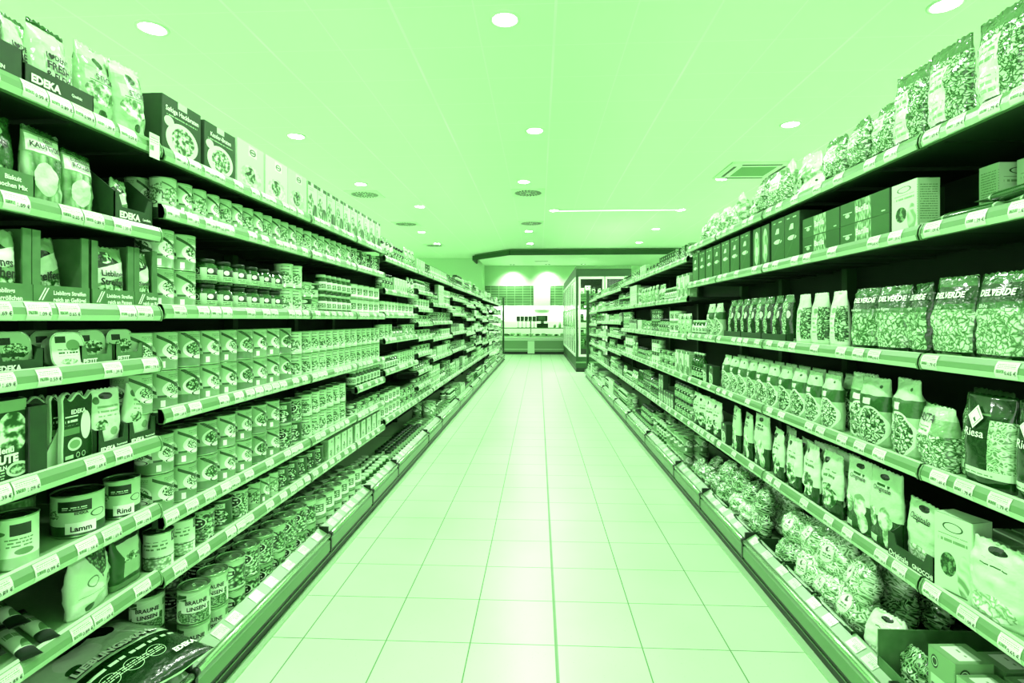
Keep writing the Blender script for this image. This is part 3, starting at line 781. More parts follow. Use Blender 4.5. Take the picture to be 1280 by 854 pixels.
# pouches and bags
L_('silver_pouch', .84, [('band', .93, 1, .35), ('rect', .2, .22, .9, .58, .90), ('band', 0, .14, .45)], asp=.8, rough=.22, bump=.5, spec=.8)
L_('stick_pouch', .70, [('band', .82, 1, .80), ('ell', .45, .8, .13, .07, .25), ('ell', .5, .4, .4, .16, ('n', .45, .92, 8)), ('rect', .12, .52, .8, .7, .82), ('rect', .2, .53, .72, .545, .45), ('ell', .5, .12, .11, .06, .3), ('rect', .85, .75, 1, .9, .35)], asp=.7, rough=.25, bump=.5, spec=.7)
L_('mix_pouch', .30, [('ell', .3, .62, .36, .14, .9), ('ell', .5, .8, .25, .1, .75), ('ell', .5, .22, .35, .14, ('n', .2, .8, 8))], asp=.7, rough=.25, bump=.4)
L_('chew_pouch', .55, [('rect', 0, 0, 1, .66, ('l', .35, .8, 9)), ('ell', .45, .35, .3, .22, .86), ('rect', .05, .68, .95, .9, .95), ('band', .93, 1, .25)], asp=.7, rough=.25, bump=.4)
L_('strip_pouch', .62, [('ell', .4, .72, .4, .12, .15), ('diag', .35, .6, .2, .93), ('ell', .5, .2, .5, .18, ('n', .3, .9, 7)), ('ell', .35, .82, .2, .1, ('n', .2, .9, 9))], asp=.8, rough=.25, bump=.4)
L_('cat_pouch', .86, [('ell', .5, .88, .2, .055, .06), ('ell', .2, .82, .1, .06, .4), ('print', .2, .55, .85, .75, 13, .6), ('ell', .3, .42, .16, .09, ('n', .3, .85, 12)), ('ell', .65, .3, .12, .07, .6)], asp=.65, rough=.3, bump=.3)
L_('heart_pouch', .88, [('heart', .62, .72, .36, .9), ('heart', .62, .73, .31, ('v', .08, .8, 14)), ('ring', .35, .5, .12, .09, .4, .5), ('ell', .82, .4, .1, .1, ('n', .3, .8, 10)), ('rect', .1, .3, .6, .31, .6), ('ell', .3, .1, .1, .06, .4)], asp=.8, rough=.3, bump=.3)
L_('dark_heart_pouch', .30, [('heart', .5, .62, .38, .78), ('ell', .5, .5, .25, .14, ('n', .3, .9, 8)), ('rect', .1, .86, .9, .93, .12), ('band', 0, .12, .5), ('rect', .25, .2, .8, .48, .7)], asp=.8, rough=.3)
L_('blister_front', .17, [('ell', .75, .5, .16, .2, .9), ('ell', .4, .26, .22, .09, .82), ('ell', .4, .26, .17, .06, .55), ('rect', .05, .40, .55, .49, .45), ('print', .1, .53, .5, .66, 14, .85), ('ring', .5, .1, .06, .04, .5, .7), ('ring', .68, .1, .06, .04, .5, .7), ('rect', .1, .07, .35, .12, .75)], asp=.6, rough=.25)
L_('tray_lid', .78, [('rect', .18, .66, .5, .84, .12), ('ell', .6, .5, .32, .2, ('n', .25, .95, 9)), ('rect', .2, .36, .8, .46, .3), ('ell', .5, .2, .3, .1, ('n', .4, .9, 9))], rough=.25)
L_('tray_lid_pale', .93, [('rect', .15, .7, .45, .88, .2), ('ell', .65, .62, .2, .16, .6), ('print', .2, .34, .8, .52, 10, .3), ('ell', .5, .18, .25, .08, ('n', .6, .9, 9))], rough=.25)
L_('sack_front', .86, [('rect', 0, 0, 1, .36, .18), ('ell', .35, .8, .34, .14, ('n', .05, .35, 4)), ('ell', .62, .7, .12, .1, .05), ('ell', .3, .55, .18, .1, .93), ('ell', .18, .46, .06, .035, .35), ('ring', .20, .2, .08, .05, .12, .85), ('ring', .41, .2, .08, .05, .12, .85), ('ring', .62, .2, .08, .05, .12, .85), ('print', .05, .28, .9, .33, 18, .85), ('print', .14, .175, .68, .225, 60, .8), ('band', .985, 1, .5)], asp=.7, rough=.22, bump=.35, spec=.7)
# pasta
L_('elbow_bag', ('c', .22, .84, 15), [('band', .82, 1, .45), ('rect', .1, .08, .6, .74, .93), ('print', .16, .5, .55, .7, 12, .62), ('print', .16, .15, .55, .35, 12, .7), ('band', 0, .1, .16)], asp=.7, rough=.15, bump=.7, spec=.9)
L_('twist_bag', ('c', .30, .95, 13), [('band', .86, 1, .5), ('rect', .2, .5, .7, .82, .97), ('print', .25, .56, .65, .76, 11, .7), ('band', 0, .14, .22), ('rect', .2, .04, .8, .1, .55)], asp=.8, rough=.15, bump=.7, spec=.9)
L_('penne_bag', ('c', .36, .86, 11), [('band', .88, 1, .34), ('band', .66, .88, .14), ('rect', .0, .60, 1, .67, .33), ('rect', 0, 0, .035, 1, .16), ('rect', .95, 0, 1, 1, .16), ('band', 0, .09, .12), ('rect', .2, .035, .8, .06, .5)], asp=.8, rough=.16, bump=.45, spec=.9)
L_('spiral_bag', ('c', .34, .86, 9), [('band', .88, 1, .36), ('band', .66, .88, .2), ('rect', .0, .60, 1, .67, .4), ('rect', 0, 0, .035, 1, .18), ('rect', .93, 0, 1, 1, .16), ('band', 0, .09, .12)], asp=.8, rough=.16, bump=.5, spec=.9)
L_('paper_pasta_bag', .86, [('rect', .44, .12, 1, .74, ('c', .12, .8, 12)), ('rect', .28, .08, .6, .74, .92), ('ell', .45, .66, .16, .05, .6), ('print', .3, .2, .55, .6, 12, .65), ('band', 0, .07, .8)], asp=.55, rough=.45, bump=.4)
L_('slim_pasta_bag', ('c', .25, .88, 14), [('rect', .62, .1, 1, .9, .16), ('rect', 0, .1, .1, .9, .2), ('ell', .8, .6, .1, .08, .9), ('band', .85, 1, .38), ('rect', .02, .1, .35, .2, .8)], asp=.45, rough=.15, bump=.5, spec=.8)
L_('oval_window_bag', .72, [('band', .52, .74, .36), ('rect', .28, .60, .58, .69, .95), ('ell', .55, .28, .44, .30, .92), ('ell', .55, .28, .39, .27, ('c', .12, .95, 12)), ('band', .74, 1, .80), ('ell', .75, .88, .06, .025, .3)], asp=.6, rough=.3, bump=.4)
L_('pasta_label_bag', ('c', .22, .9, 13), [('band', .55, .8, .6), ('rect', .08, .52, .62, .92, .95), ('print', .14, .54, .56, .66, 14, .5), ('band', .8, 1, .75)], asp=.7, rough=.18, bump=.6, spec=.8)
L_('diamond_bag', .17, [('diag', -3.2, -.55, -.0, .17), ('rect', .62, .16, 1, .74, ('s', .5, .92, 34)), ('band', .12, .2, .88), ('print', .1, .14, .7, .18, 16, .5), ('band', 0, .12, .18), ('rect', 0, .2, .03, 1, .6), ('rect', .4, .78, .62, .8, .5)], asp=.55, rough=.12, spec=.9)
L_('gnocchi_pouch', .84, [('ell', .5, .9, .16, .05, .1), ('ell', .5, .18, .4, .16, ('c', .6, .97, 7)), ('print', .3, .7, .75, .78, 9, .3), ('ell', .08, .55, .06, .05, .9)], asp=.7, rough=.25, bump=.4)
L_('tortellini_pouch', .84, [('rect', 0, 0, 1, .4, .24), ('ell', .22, .36, .16, .13, ('n', .5, .95, 7)), ('ell', .62, .38, .2, .16, ('n', .6, .97, 5)), ('ell', .7, .16, .16, .14, ('n', .6, .95, 5)), ('rect', .1, .04, .35, .12, .85), ('ell', .5, .91, .15, .035, .08), ('print', .3, .76, .7, .84, 14, .35)], asp=.6, rough=.25, bump=.5)
L_('fish_pouch', .86, [('rect', 0, 0, 1, .3, .2), ('diag', .2, .42, .3, .9), ('ell', .5, .3, .35, .2, ('n', .3, .95, 7)), ('ell', .3, .86, .1, .05, .15), ('print', .3, .58, .8, .72, 10, .5)], asp=.6, rough=.25, bump=.5)
L_('noodle_bag', ('s', .45, .97, 16), [], asp=.8, rough=.15, bump=.9, spec=.9)
L_('noodle_bag_dark', ('s', .25, .85, 14), [], asp=.8, rough=.15, bump=.9, spec=.9)
L_('oval_label', .90, [('ring', .5, .5, .48, .48, .12, .5), ('ell', .5, .72, .16, .13, .2), ('ell', .58, .78, .08, .12, .9), ('print', .2, .3, .8, .55, 7, .35)], rough=.3)
L_('spaghetti_wrap', .80, [('rect', 0, .3, 1, .75, ('l', .6, .95, 20)), ('ell', .5, .5, .3, .12, .3)], rough=.15, spec=.8)
L_('stick_wrap', .82, [('rect', 0, .3, 1, .7, .86), ('ell', .4, .4, .2, .08, .5), ('print', .1, .5, .9, .66, 16, .6)], rough=.2, spec=.8)
L_('farfalle_front', .62, [('ell', .25, .82, .14, .1, .2), ('ring', .25, .82, .11, .07, .4, .8), ('rect', .1, .0, .9, .62, .8), ('rect', .2, .3, .8, .34, .7)], asp=.6)
L_('farfalle_top', .60, [('rect', .12, .2, .88, .8, .95), ('print', .3, .42, .7, .56, 6, .6)], asp=.6)

# ------------------------------------------------------------------ product kinds
def var(fn, n=3): return [fn(i) for i in range(n)]
K = {}
def kind(key, protos, w, d, h, desc, cat):
    K[key] = dict(p=protos, w=w, d=d, h=h, desc=desc, cat=cat)
def cankind(key, lm, r, h, desc, name='food_can', simple=False, cat='can', n=28, ring=True):
    kind(key, [can_proto(name, LM[l], r, h, simple=simple, n=n, ring=ring) for l in (lm if isinstance(lm, (list, tuple)) else [lm])], 2 * r, 2 * r, h, desc, cat)
cankind('soup', ['bowl_wrap_a', 'bowl_wrap_a', 'bowl_wrap_b'], .057, .128, 'large tin with printed soup bowl', 'soup_can')
cankind('soup_s', ['bowl_wrap_c', 'bowl_wrap_a'], .040, .112, 'slim ready-meal tin with a plate picture', 'meal_can', n=22)
cankind('texttin', ['text_wrap'], .045, .118, 'pale tin with small print and picture', 'stew_can', n=22)
cankind('bean', ['bean_wrap', 'vegetable_wrap', 'vegetable_wrap'], .053, .118, 'vegetable tin with a bright metal lid', 'vegetable_can')
cankind('veg', ['vegetable_wrap', 'dark_wrap'], .045, .115, 'busy printed vegetable tin', 'vegetable_can', n=20)
cankind('wbean', ['white_bean_wrap'], .046, .122, 'pale bean tin with dark corner logo', 'bean_can')
cankind('darktin', ['dark_wrap'], .036, .112, 'slim dark tin with a food picture', 'sausage_can', n=20)
cankind('smalltin', ['sauce_wrap', 'bowl_wrap_c'], .04, .08, 'short printed tin', 'small_can', True, n=16)
cankind('palecan', ['jar_label_pale'], .053, .1, 'pale lidded tin with metal top', 'vegetable_can', n=20)
kind('jar', [jar_proto('preserve_jar', LM['jar_label'], .047, .095, M['glass_dark'], M['lid_dark'])], .094, .094, .095, 'squat jar with dark label and dark lid', 'jar')
kind('jar2', [jar_proto('pickle_jar', LM['jar_label_pale'], .036, .11, M['glass_dark'], M['lid_pale'])], .072, .072, .11, 'slim pickle jar with pale lid', 'jar')
kind('jar3', [jar_proto('sauce_jar', LM['sauce_wrap'], .036, .13, M['glass_mid'], M['lid_dark'], simple=True, n=14)], .072, .072, .13, 'sauce jar with dark lid', 'jar')
kind('bottle', [bottle_proto('sauce_bottle', LM['sauce_wrap'], .032, .2, M['glass_dark'], M['lid_pale'], 12)], .064, .064, .2, 'dark sauce bottle with pale cap', 'bottle')
def ck(key, front, w, d, h, desc, name='food_carton', side='info_side', cat='carton', **k):
    kind(key, [carton_proto(name, LM[front] if front in LM else M[front], LM[side] if side in LM else M[side], w, d, h, **k)], w, d, h, desc, cat)
ck('stripcart', 'striped_carton_front', .125, .06, .19, 'pale upright carton with dark top band', 'dry_mix_carton')
ck('talldark', 'tall_dark_front', .148, .1, .215, 'tall dark carton with slanting white logo', 'lasagne_carton', 'dark_card')
ck('pastacart', 'pasta_carton_front', .10, .08, .212, 'dark carton with a bundle of pale pasta', 'pasta_carton', 'dark_card')
ck('smallbox', 'pale_carton_front', .09, .05, .12, 'small pale packet carton', 'packet_carton')
ck('darkbox', 'cookbag_front', .09, .05, .13, 'small dark carton with round picture', 'packet_carton', 'dark_card')
def bk(key, lm, w, h, d, desc, name, cat='bag', n=3, **k):
    kind(key, [bag_proto(name, LM[lm], w, h, d, seed=i + len(K) * 3, **k) for i in range(n)], w, d, h, desc, cat)
bk('elbow', 'elbow_bag', .15, .25, .07, 'glossy bag of elbow pasta with pale label', 'pasta_bag', crumple=.009)
bk('twist', 'twist_bag', .15, .19, .08, 'clear bag of twisted pasta with white label', 'pasta_bag', crumple=.011, round_=.25)
dlv = lambda t: dict(texts=[('DELVERDE', 0, .182, .0235, .04), (t, -.03, .148, .014, .0)], inkm=M['white'])
bk('penne', 'penne_bag', .175, .235, .08, 'clear bag of tube pasta with dark DELVERDE header', 'pasta_bag', crumple=.008, round_=.12, **dlv('Eliche'))
bk('penne2', 'spiral_bag', .155, .225, .08, 'clear bag of curled pasta with dark DELVERDE header', 'pasta_bag', crumple=.010, round_=.15, **dlv('Penne Rigate'))
bk('paper', 'paper_pasta_bag', .125, .225, .06, 'pale paper pasta bag with dark see-through side', 'pasta_bag', crumple=.005, taper=.25)
bk('slim', 'slim_pasta_bag', .10, .23, .06, 'slim clear pasta bag with dark side strip', 'pasta_bag', crumple=.007, taper=.2)
bk('oval', 'oval_window_bag', .135, .22, .075, 'pasta bag with large oval picture of pasta', 'pasta_bag', crumple=.006, taper=.08)
bk('tort', 'tortellini_pouch', .16, .265, .05, 'pale handled pouch with dark printed foot', 'filled_pasta_pouch', 'pouch', crumple=.007, inkm=M['ink'], texts=[('Originale', .0, .20, .024, .01)])
bk('fish', 'fish_pouch', .15, .24, .05, 'creased pale pouch with dark foot', 'filled_pasta_pouch', 'pouch', crumple=.011)
bk('pouch', 'stick_pouch', .12, .17, .04, 'small glossy snack pouch', 'snack_pouch', 'pouch', n=2)
bk('pouchd', 'strip_pouch', .11, .16, .04, 'small dark and pale pouch', 'snack_pouch', 'pouch', n=2)
bk('nest', 'noodle_bag', .19, .17, .11, 'puffy clear bag of ribbon noodles with oval label', 'noodle_bag', crumple=.014, round_=.35, bottom='seal', patch=[(LM['oval_label'], -.035, .035, .045, .125, True)])
bk('nestd', 'noodle_bag_dark', .17, .15, .10, 'puffy clear bag of thin noodles', 'noodle_bag', crumple=.016, round_=.35, bottom='seal')
L_('clear_bag', ('n', .62, 1, 7), [('band', .8, 1, .95), ('rect', .2, .2, .5, .6, ('n', .3, .9, 12))], asp=.7, rough=.12, bump=.9, spec=1)
bk('clear', 'clear_bag', .14, .24, .08, 'shiny pale clear bag', 'pasta_bag', crumple=.014, round_=.3)
kind('stick', [roll_proto('stick_pack', LM['stick_wrap'], M['ink'], .24, .022)], .24, .05, .03, 'slim pale packet with dark ends', 'packet')

ORD = ['top', 'second', 'third', 'fourth', 'fifth', 'sixth', 'seventh', 'eighth', 'ninth']
def bay_of(side, y):
    B = LB if side == 'left' else RB
    for i, (a, c, lv) in enumerate(B):
        if a <= y < c: return i
    return len(B) - 1
_used = {}
def where(side, y, z):
    B = LB if side == 'left' else RB; i = bay_of(side, y); lv = B[i][2]
    k = min(range(len(lv)), key=lambda j: abs(lv[j] - z))
    sh = 'base shelf' if z < .3 else ORD[k] + ' shelf'
    return f'{side} {sh}, {BAYNAMES[i]} bay'
def world(side, y, f):     # f = distance behind the shelf lip
    return (-(LX + f) if side == 'left' else RX + f), y
def place(proto, side, y, z, f, label, cat, group=None, dr=0, rx=0, scale=(1, 1, 1), ry=0):
    x, y = world(side, y, f); zz = z - .0115 if z > .3 else z + .0005
    return put(proto, (x, y, zz), (PI / 2 if side == 'left' else -PI / 2) + dr, label, cat, group, rx, scale, ry)
def run(key, side, y0, y1, z, rows=1, stack=1, f0=.016, sp=None, jit=.0, dr=0, rj=0, rx=0, hv=0, zo=0, shuffle=True, note='', skip=0):
    kd = K[key]; w = sp or kd['w'] + .004; n = max(1, int((y1 - y0) / w + .25)); w = (y1 - y0) / n
    loc = where(side, (y0 + y1) / 2, z)
    base = kd['desc'] + note
    key2 = (base, loc); k = _used.get(key2, 0); _used[key2] = k + 1
    if k: loc += [' farther', ' farthest', ' last'][min(k - 1, 2)]
    if z < .3: f0 = f0 - .07
    for r in range(rows):
        for t in range(stack):
            if r and t < stack - 1 and rows * stack > 3: pass
            tier = ['', ', lower tier', ', middle tier', ', top tier'][0 if stack == 1 else (1 if t == 0 else (3 if t == stack - 1 else 2))]
            rr = '' if r == 0 else 'rear '
            lab = f'{rr}{base}, {loc}{tier}'
            grp = f'{rr}{base}s, {loc}{tier}'
            for i in range(n):
                if skip and random.random() < skip: continue
                y = y0 + w * (i + .5) + random.uniform(-jit, jit)
                p = kd['p'][(i * 7 + t * 3 + r) % len(kd['p'])] if shuffle else kd['p'][0]
                s = 1 + random.uniform(-hv, hv)
                place(p, side, y, z + zo + t * (kd['h'] + .001), f0 + kd['d'] / 2 + r * (kd['d'] + .006) + random.uniform(0, jit), lab, kd['cat'], grp,
                      dr=dr + random.uniform(-rj, rj), rx=rx, scale=(s, s, s))

# ================================================================== LEFT, second to fourth bay
# top shelf
saft = carton_proto('dry_mix_carton', LM['cookbag_front'], M['dark_card'], .205, .07, .19, texts=[('Saftige Hackbraten', .0, .150, .023)])
kass = carton_proto('dry_mix_carton', LM['cookbag_front'], M['dark_card'], .205, .07, .185, texts=[('Kassler-Braten', .0, .146, .023)])
place(saft, 'left', 1.825, 1.86, .052, 'dark upright carton with round picture, first on the top shelf of the second left bay', 'carton')
place(kass, 'left', 2.05, 1.86, .052, 'dark upright carton with round picture, beside the first pale carton, top left shelf', 'carton')
palec = carton_proto('dry_mix_carton', LM['pale_carton_front'], M['pale_card'], .215, .07, .195)
for i, (y, nm) in enumerate(((2.275, 'pale carton beside the two dark cartons on the top left shelf'), (2.505, 'middle one of three large pale cartons on the top left shelf'), (2.725, 'pale carton ahead of the dark-topped cartons on the top left shelf'))):
    place(palec, 'left', y, 1.86, .052, nm, 'carton', 'large pale cartons on the top left shelf')
run('stripcart', 'left', 2.84, 4.18, 1.86, jit=.002)
# second shelf
run('soup_s', 'left', 1.74, 2.82, 1.673, rows=2, shuffle=True)
run('soup_s', 'left', 2.84, 3.55, 1.673, rows=1)
run('veg', 'left', 3.57, 4.2, 1.673)
# third shelf
run('soup', 'left', 1.705, 1.94, 1.352, stack=2)
run('jar', 'left', 1.965, 2.60, 1.352, stack=2, sp=.098)
run('texttin', 'left', 2.61, 2.82, 1.352, stack=2, sp=.094)
run('smalltin', 'left', 2.84, 3.02, 1.352, stack=2)
run('jar2', 'left', 3.06, 3.55, 1.352, stack=2)
run('palecan', 'left', 3.57, 4.2, 1.352, stack=2)
# fourth shelf
run('soup', 'left', 1.60, 2.70, 1.015, stack=2, sp=.118)
run('texttin', 'left', 2.71, 2.82, 1.015, stack=2, sp=.098)
run('texttin', 'left', 2.84, 3.55, 1.015, stack=2)
run('texttin', 'left', 3.57, 4.2, 1.015, stack=2)
# fifth shelf
run('soup', 'left', 1.70, 2.58, .678, stack=2, sp=.118)
run('veg', 'left', 2.59, 2.82, .678, stack=2, sp=.1)
run('texttin', 'left', 2.84, 3.46, .678, stack=2, sp=.1)
run('jar2', 'left', 3.58, 4.2, .86, stack=1)
run('smalltin', 'left', 3.58, 4.2, .674, stack=1)
# sixth shelf
run('wbean', 'left', 1.71, 1.94, .491, rows=1, sp=.115)
run('veg', 'left', 1.94, 2.3, .491, sp=.12)
run('soup_s', 'left', 2.30, 2.55, .491)
run('darktin', 'left', 2.56, 3.1, .491, sp=.10)
run('smallbox', 'left', 3.12, 3.55, .491)
run('smallbox', 'left', 3.58, 4.2, .491, sp=.11)
# base
linsen = can_proto('lentil_can', LM['lentil_wrap'], .053, .118, texts=[('BRAUNE', a, .074, .0185, .03) for a in (-.052,)] + [('LINSEN', a, .052, .0185, .03) for a in (-.052,)])
for (y, f, t, lb) in ((1.86, .0, 0, 'BRAUNE LINSEN lentil tin, lower of the front stack on the left base shelf'), (1.86, .0, 1, 'BRAUNE LINSEN lentil tin, upper of the front stack beside the sack'),
                      (1.97, .0, 0, 'BRAUNE LINSEN lentil tin, lower of the second stack on the left base shelf'), (1.97, .0, 1, 'BRAUNE LINSEN lentil tin, upper of the second stack on the left base shelf'),
                      (1.80, .125, 0, 'shaded BRAUNE LINSEN lentil tin, lower, half hidden behind the sack'), (1.80, .125, 1, 'shaded BRAUNE LINSEN lentil tin, upper, half hidden behind the sack')):
    place(linsen, 'left', y, .14 + t * .119, f, lb, 'can', 'lentil tins', dr=random.uniform(-.15, .15))
run('bean', 'left', 2.03, 2.83, .14, rows=3, stack=2, sp=.112)
run('palecan', 'left', 2.85, 3.56, .14, rows=2, stack=2, sp=.11)
run('jar2', 'left', 3.57, 4.21, .14, rows=3, stack=1, sp=.076)
run('jar3', 'left', 4.23, 5.38, .14, rows=2, sp=.078)

# ================================================================== LEFT, far bays: mixed groceries
def mixed(side, idx, kinds, y0, y1, z, room, rows=1):
    """fill one shelf of a far bay with two or three kinds of goods"""
    y = y0 + .02; end = y1 - .02
    while end - y > .12:
        seg = min(end - y, random.uniform(.3, .6))
        if end - y - seg < .15: seg = end - y
        fits = [k for k in kinds if K[k]['h'] < room - .03] or ['smalltin']
        k = random.choice(fits)
        st = 2 if K[k]['h'] * 2 + .02 < room and K[k]['cat'] in ('can', 'jar', 'carton') and random.random() < .8 else 1
        run(k, side, y, y + seg - .01, z, rows=rows, stack=st, sp=K[k]['w'] * random.uniform(1.02, 1.12) if idx < 7 else K[k]['w'] * random.uniform(1.05, 1.3))
        y += seg
FARK = ['soup_s', 'texttin', 'veg', 'darktin', 'smalltin', 'palecan', 'jar2', 'jar3', 'bottle', 'stripcart', 'smallbox', 'darkbox', 'pouch', 'pouchd', 'jar', 'wbean']
rs = random.getstate(); random.seed(21)
for i, (a, c, lv) in enumerate(LB):
    if i < 4: continue
    for j, z in enumerate(lv):
        room = (lv[j - 1] - z - .05) if j else .24
        mixed('left', i, FARK, a, c, z, room)
    mixed('left', i, ['bean', 'jar2', 'jar3', 'bottle', 'stripcart', 'palecan', 'soup'] if i > 4 else ['bean'], a, c, .14, .32, rows=2 if i < 8 else 1) if i > 4 else None
for i, (a, c, lv) in enumerate(RB):
    if i < 4: continue
    for j, z in enumerate(lv):
        room = (lv[j - 1] - z - .05) if j else .16
        mixed('right', i, FARK, a, c, z, room)
    mixed('right', i, ['bean', 'jar2', 'jar3', 'smallbox', 'palecan', 'soup', 'pouch'], a, c, .14, .32, rows=2 if i < 6 else 1)
random.setstate(rs)

# ================================================================== RIGHT, nearest four bays
# top shelf
run('elbow', 'right', 1.20, 1.76, 1.865, rows=1, jit=.006, rj=.12)
run('elbow', 'right', 1.765, 1.88, 1.865, hv=.02, rj=.1)
run('twist', 'right', 1.89, 2.36, 1.865, rows=1, jit=.008, rj=.15, hv=.05)
lie = bag_proto('noodle_bag', LM['twist_bag'], .15, .20, .07, seed=44, crumple=.010, bottom='seal', round_=.2)
bunny = bag_proto('snack_pouch', labelmat('spotted_bag', .93, [('ell', .2, .3, .05, .04, .15), ('ell', .6, .55, .05, .04, .15), ('ell', .4, .8, .04, .03, .15), ('ell', .8, .2, .04, .03, .15)], rough=.25, bump=.4), .16, .2, .07, seed=45, crumple=.009, bottom='seal', round_=.25)
for i, (y, lb) in enumerate(((2.45, 'pale spotted bag lying on the right top shelf, nearer of two'), (2.62, 'pale spotted bag lying on the right top shelf, farther of two'))):
    x, yy = world('right', y, .09); put(bunny, (x, yy, 1.90), -PI / 2 + .2, lb, 'bag', None, rx=-1.05)
random.seed(5)
run('twist', 'right', 2.74, 3.05, 1.865, hv=.06, rj=.3, jit=.01, note=' in a jumble')
for i in range(9):
    y = 2.85 + i * .155; 
    for r in range(2):
        x, yy = world('right', y + r * .05, .07 + r * .16)
        put(random.choice(K['clear']['p'] + K['twist']['p'] + K['clear']['p']), (x, yy, 1.857), -PI / 2 + random.uniform(-.35, .35), f'crumpled clear pasta bag heaped on right top shelf, {"front" if r == 0 else "rear"} row, {"nearer" if i < 4 else "farther"} part', 'bag', f'heaped pasta bags {"front" if r == 0 else "rear"} {"nearer" if i < 4 else "farther"}', rx=random.uniform(-.25, .1), scale=(1, 1, random.uniform(.7, .9)) if r == 0 else (1.15, 1.1, random.uniform(1.25, 1.5) if i < 4 else random.uniform(.9, 1.1)))
# second shelf
wb = carton_proto('pasta_carton', LM['white_box_front'], LM['info_side'], .125, .07, .165)
place(wb, 'right', 1.83, 1.59, .06, 'white carton with oval logo and pasta motif at the joint of the right second shelf', 'carton')
place(wb, 'right', 1.64, 1.59, .20, 'pale carton behind the spaghetti packs on the right second shelf, farther one', 'carton', dr=PI / 2)
place(wb, 'right', 1.53, 1.59, .21, 'pale carton with dark label band behind the spaghetti packs, nearer one', 'carton')
spg = roll_proto('spaghetti_pack', LM['spaghetti_wrap'], M['mid_card'], .27, .026)
for y, f, z, lb in ((1.56, .04, 0, 'clear spaghetti pack lying at the front of the right second shelf'), (1.42, .05, .028, 'spaghetti pack lying on top of the others at the right edge'),
                    (1.50, .11, 0, 'spaghetti pack lying behind the front one, right second shelf'), (1.30, .04, 0, 'spaghetti pack at the right picture edge, front'),
                    (1.38, .12, .028, 'spaghetti pack stacked second row at the right edge'), (1.22, .12, 0, 'spaghetti pack behind, at the right picture edge')):
    place(spg, 'right', y, 1.59 + z, f, lb, 'pasta pack', dr=random.uniform(-.12, .12))
wr = MB()
for k in range(26): wr.box(-.16 + k * .0128, -.157 + k * .0128, -.002, .002, 0, .22)
for z in (0, .07, .13, .18, .218): wr.box(-.16, .163, -.003, .003, z, z + .003)
o = put([('wire_divider', wr.mesh('wire_divider', [M['rail']]), -1, (0, 0, 0))], (RX + .33, 1.42, 1.58), -PI / 2, 'low wire basket rail at the back of the right second shelf', 'wire divider')
bar = [carton_proto('spaghetti_carton', LM['barilla_front'], M['dark_card'], .30, .18, .082, texts=[('Barilla', -.005, .045, .032, .03)], flap=False)]
for c, y in enumerate((2.045, 2.35)):
    for t in range(2):
        place(bar[0], 'right', y, 1.59 + t * .083, .11, f'dark display carton reading Barilla, {"nearer" if c == 0 else "farther"} column, {"lower" if t == 0 else "upper"} one', 'carton')
run('talldark', 'right', 2.52, 2.82, 1.59)
run('pastacart', 'right', 2.84, 3.06, 1.59)
run('talldark', 'right', 3.09, 4.24, 1.59)
# third shelf
for y, key, lb in ((1.475, 0, 'DELVERDE bag of tube pasta at the right edge, largest one'), (1.64, 1, 'DELVERDE bag of tube pasta left of the largest one'), (1.30, 2, 'DELVERDE bag of tube pasta cut off by the right picture edge')):
    place(K['penne']['p'][key], 'right', y, 1.20, .055, lb, 'pasta bag', dr=random.uniform(-.06, .06))
place(K['penne2']['p'][0], 'right', 1.785, 1.20, .06, 'DELVERDE bag just left of the shelf joint, right third shelf', 'pasta bag', dr=-.25)
place(K['penne2']['p'][1], 'right', 1.91, 1.20, .055, 'DELVERDE bag of curled pasta, second left of the shelf joint', 'pasta bag', dr=.2)
place(K['penne2']['p'][2], 'right', 2.065, 1.20, .055, 'DELVERDE bag of curled pasta beside the pale paper bags', 'pasta bag', dr=.1)
run('twist', 'right', 1.22, 2.1, 1.20, f0=.14, note=' in the shade')
run('paper', 'right', 2.17, 2.60, 1.20, sp=.14, rj=.12)
run('slim', 'right', 2.64, 3.50, 1.20, sp=.105, rj=.1, f0=.022)
for i, (y, lb) in enumerate(((2.79, 'nearest'), (3.08, 'middle'), (3.37, 'farthest'))):
    place(tray_proto('display_tray', M['dark_card'], .285, .09, .045, .05, cut=.05), 'right', y, 1.20, .056, f'{lb} low dark tray holding slim pasta bags, right third shelf', 'cardboard tray')
run('oval', 'right', 3.63, 3.95, 1.20, sp=.15)
run('jar2', 'right', 3.97, 4.28, 1.20)
# fourth shelf
dia = lambda s: bag_proto('noodle_bag', LM['diamond_bag'], .145, .245, .07, seed=s, crumple=.004, top=.1, texts=[('Riesa', -.022, .142, .030, .01)], inkm=M['white'],
                          patch=None)
def diamond(proto, s):
    bag = Bag(.145, .245, .07, seed=s, crumple=.004, top=.1); b = MB()
    def sq(cx, cz, r, m, off):
        k = len(b.v)
        for dx, dz in ((0, -r * 1.2), (r, 0), (0, r * 1.2), (-r, 0)): b.v.append((cx + dx, bag.front(cx + dx, cz + dz) - off, cz + dz))
        b.face((k, k + 1, k + 2, k + 3), None, m)
    sq(-.022, .185, .026, 0, .006); sq(-.022, .185, .020, 1, .0065); sq(-.022, .185, .0185, 0, .007); sq(-.019, .180, .007, 1, .0075)
    proto.append(('diamond_emblem', b.mesh('diamond_emblem', [M['white'], M['canopy']]), 0, (0, 0, 0)))
    return proto
place(diamond(dia(61), 61), 'right', 1.515, .867, .05, 'tall dark bag reading Riesa with diamond emblem, the left one of two', 'noodle bag', dr=.12)
place(diamond(dia(62), 62), 'right', 1.355, .867, .05, 'tall dark bag reading Riesa with diamond emblem, cut by the right edge', 'noodle bag', dr=.05)
place(K['slim']['p'][1], 'right', 1.615, .867, .09, 'dim dark-windowed pasta bag between the PASTA bag and the Riesa bag', 'pasta bag')
pl = bag_proto('pasta_bag', LM['pasta_label_bag'], .165, .185, .085, seed=71, crumple=.009, texts=[('PASTA', -.022, .146, .034, .01, 0)])
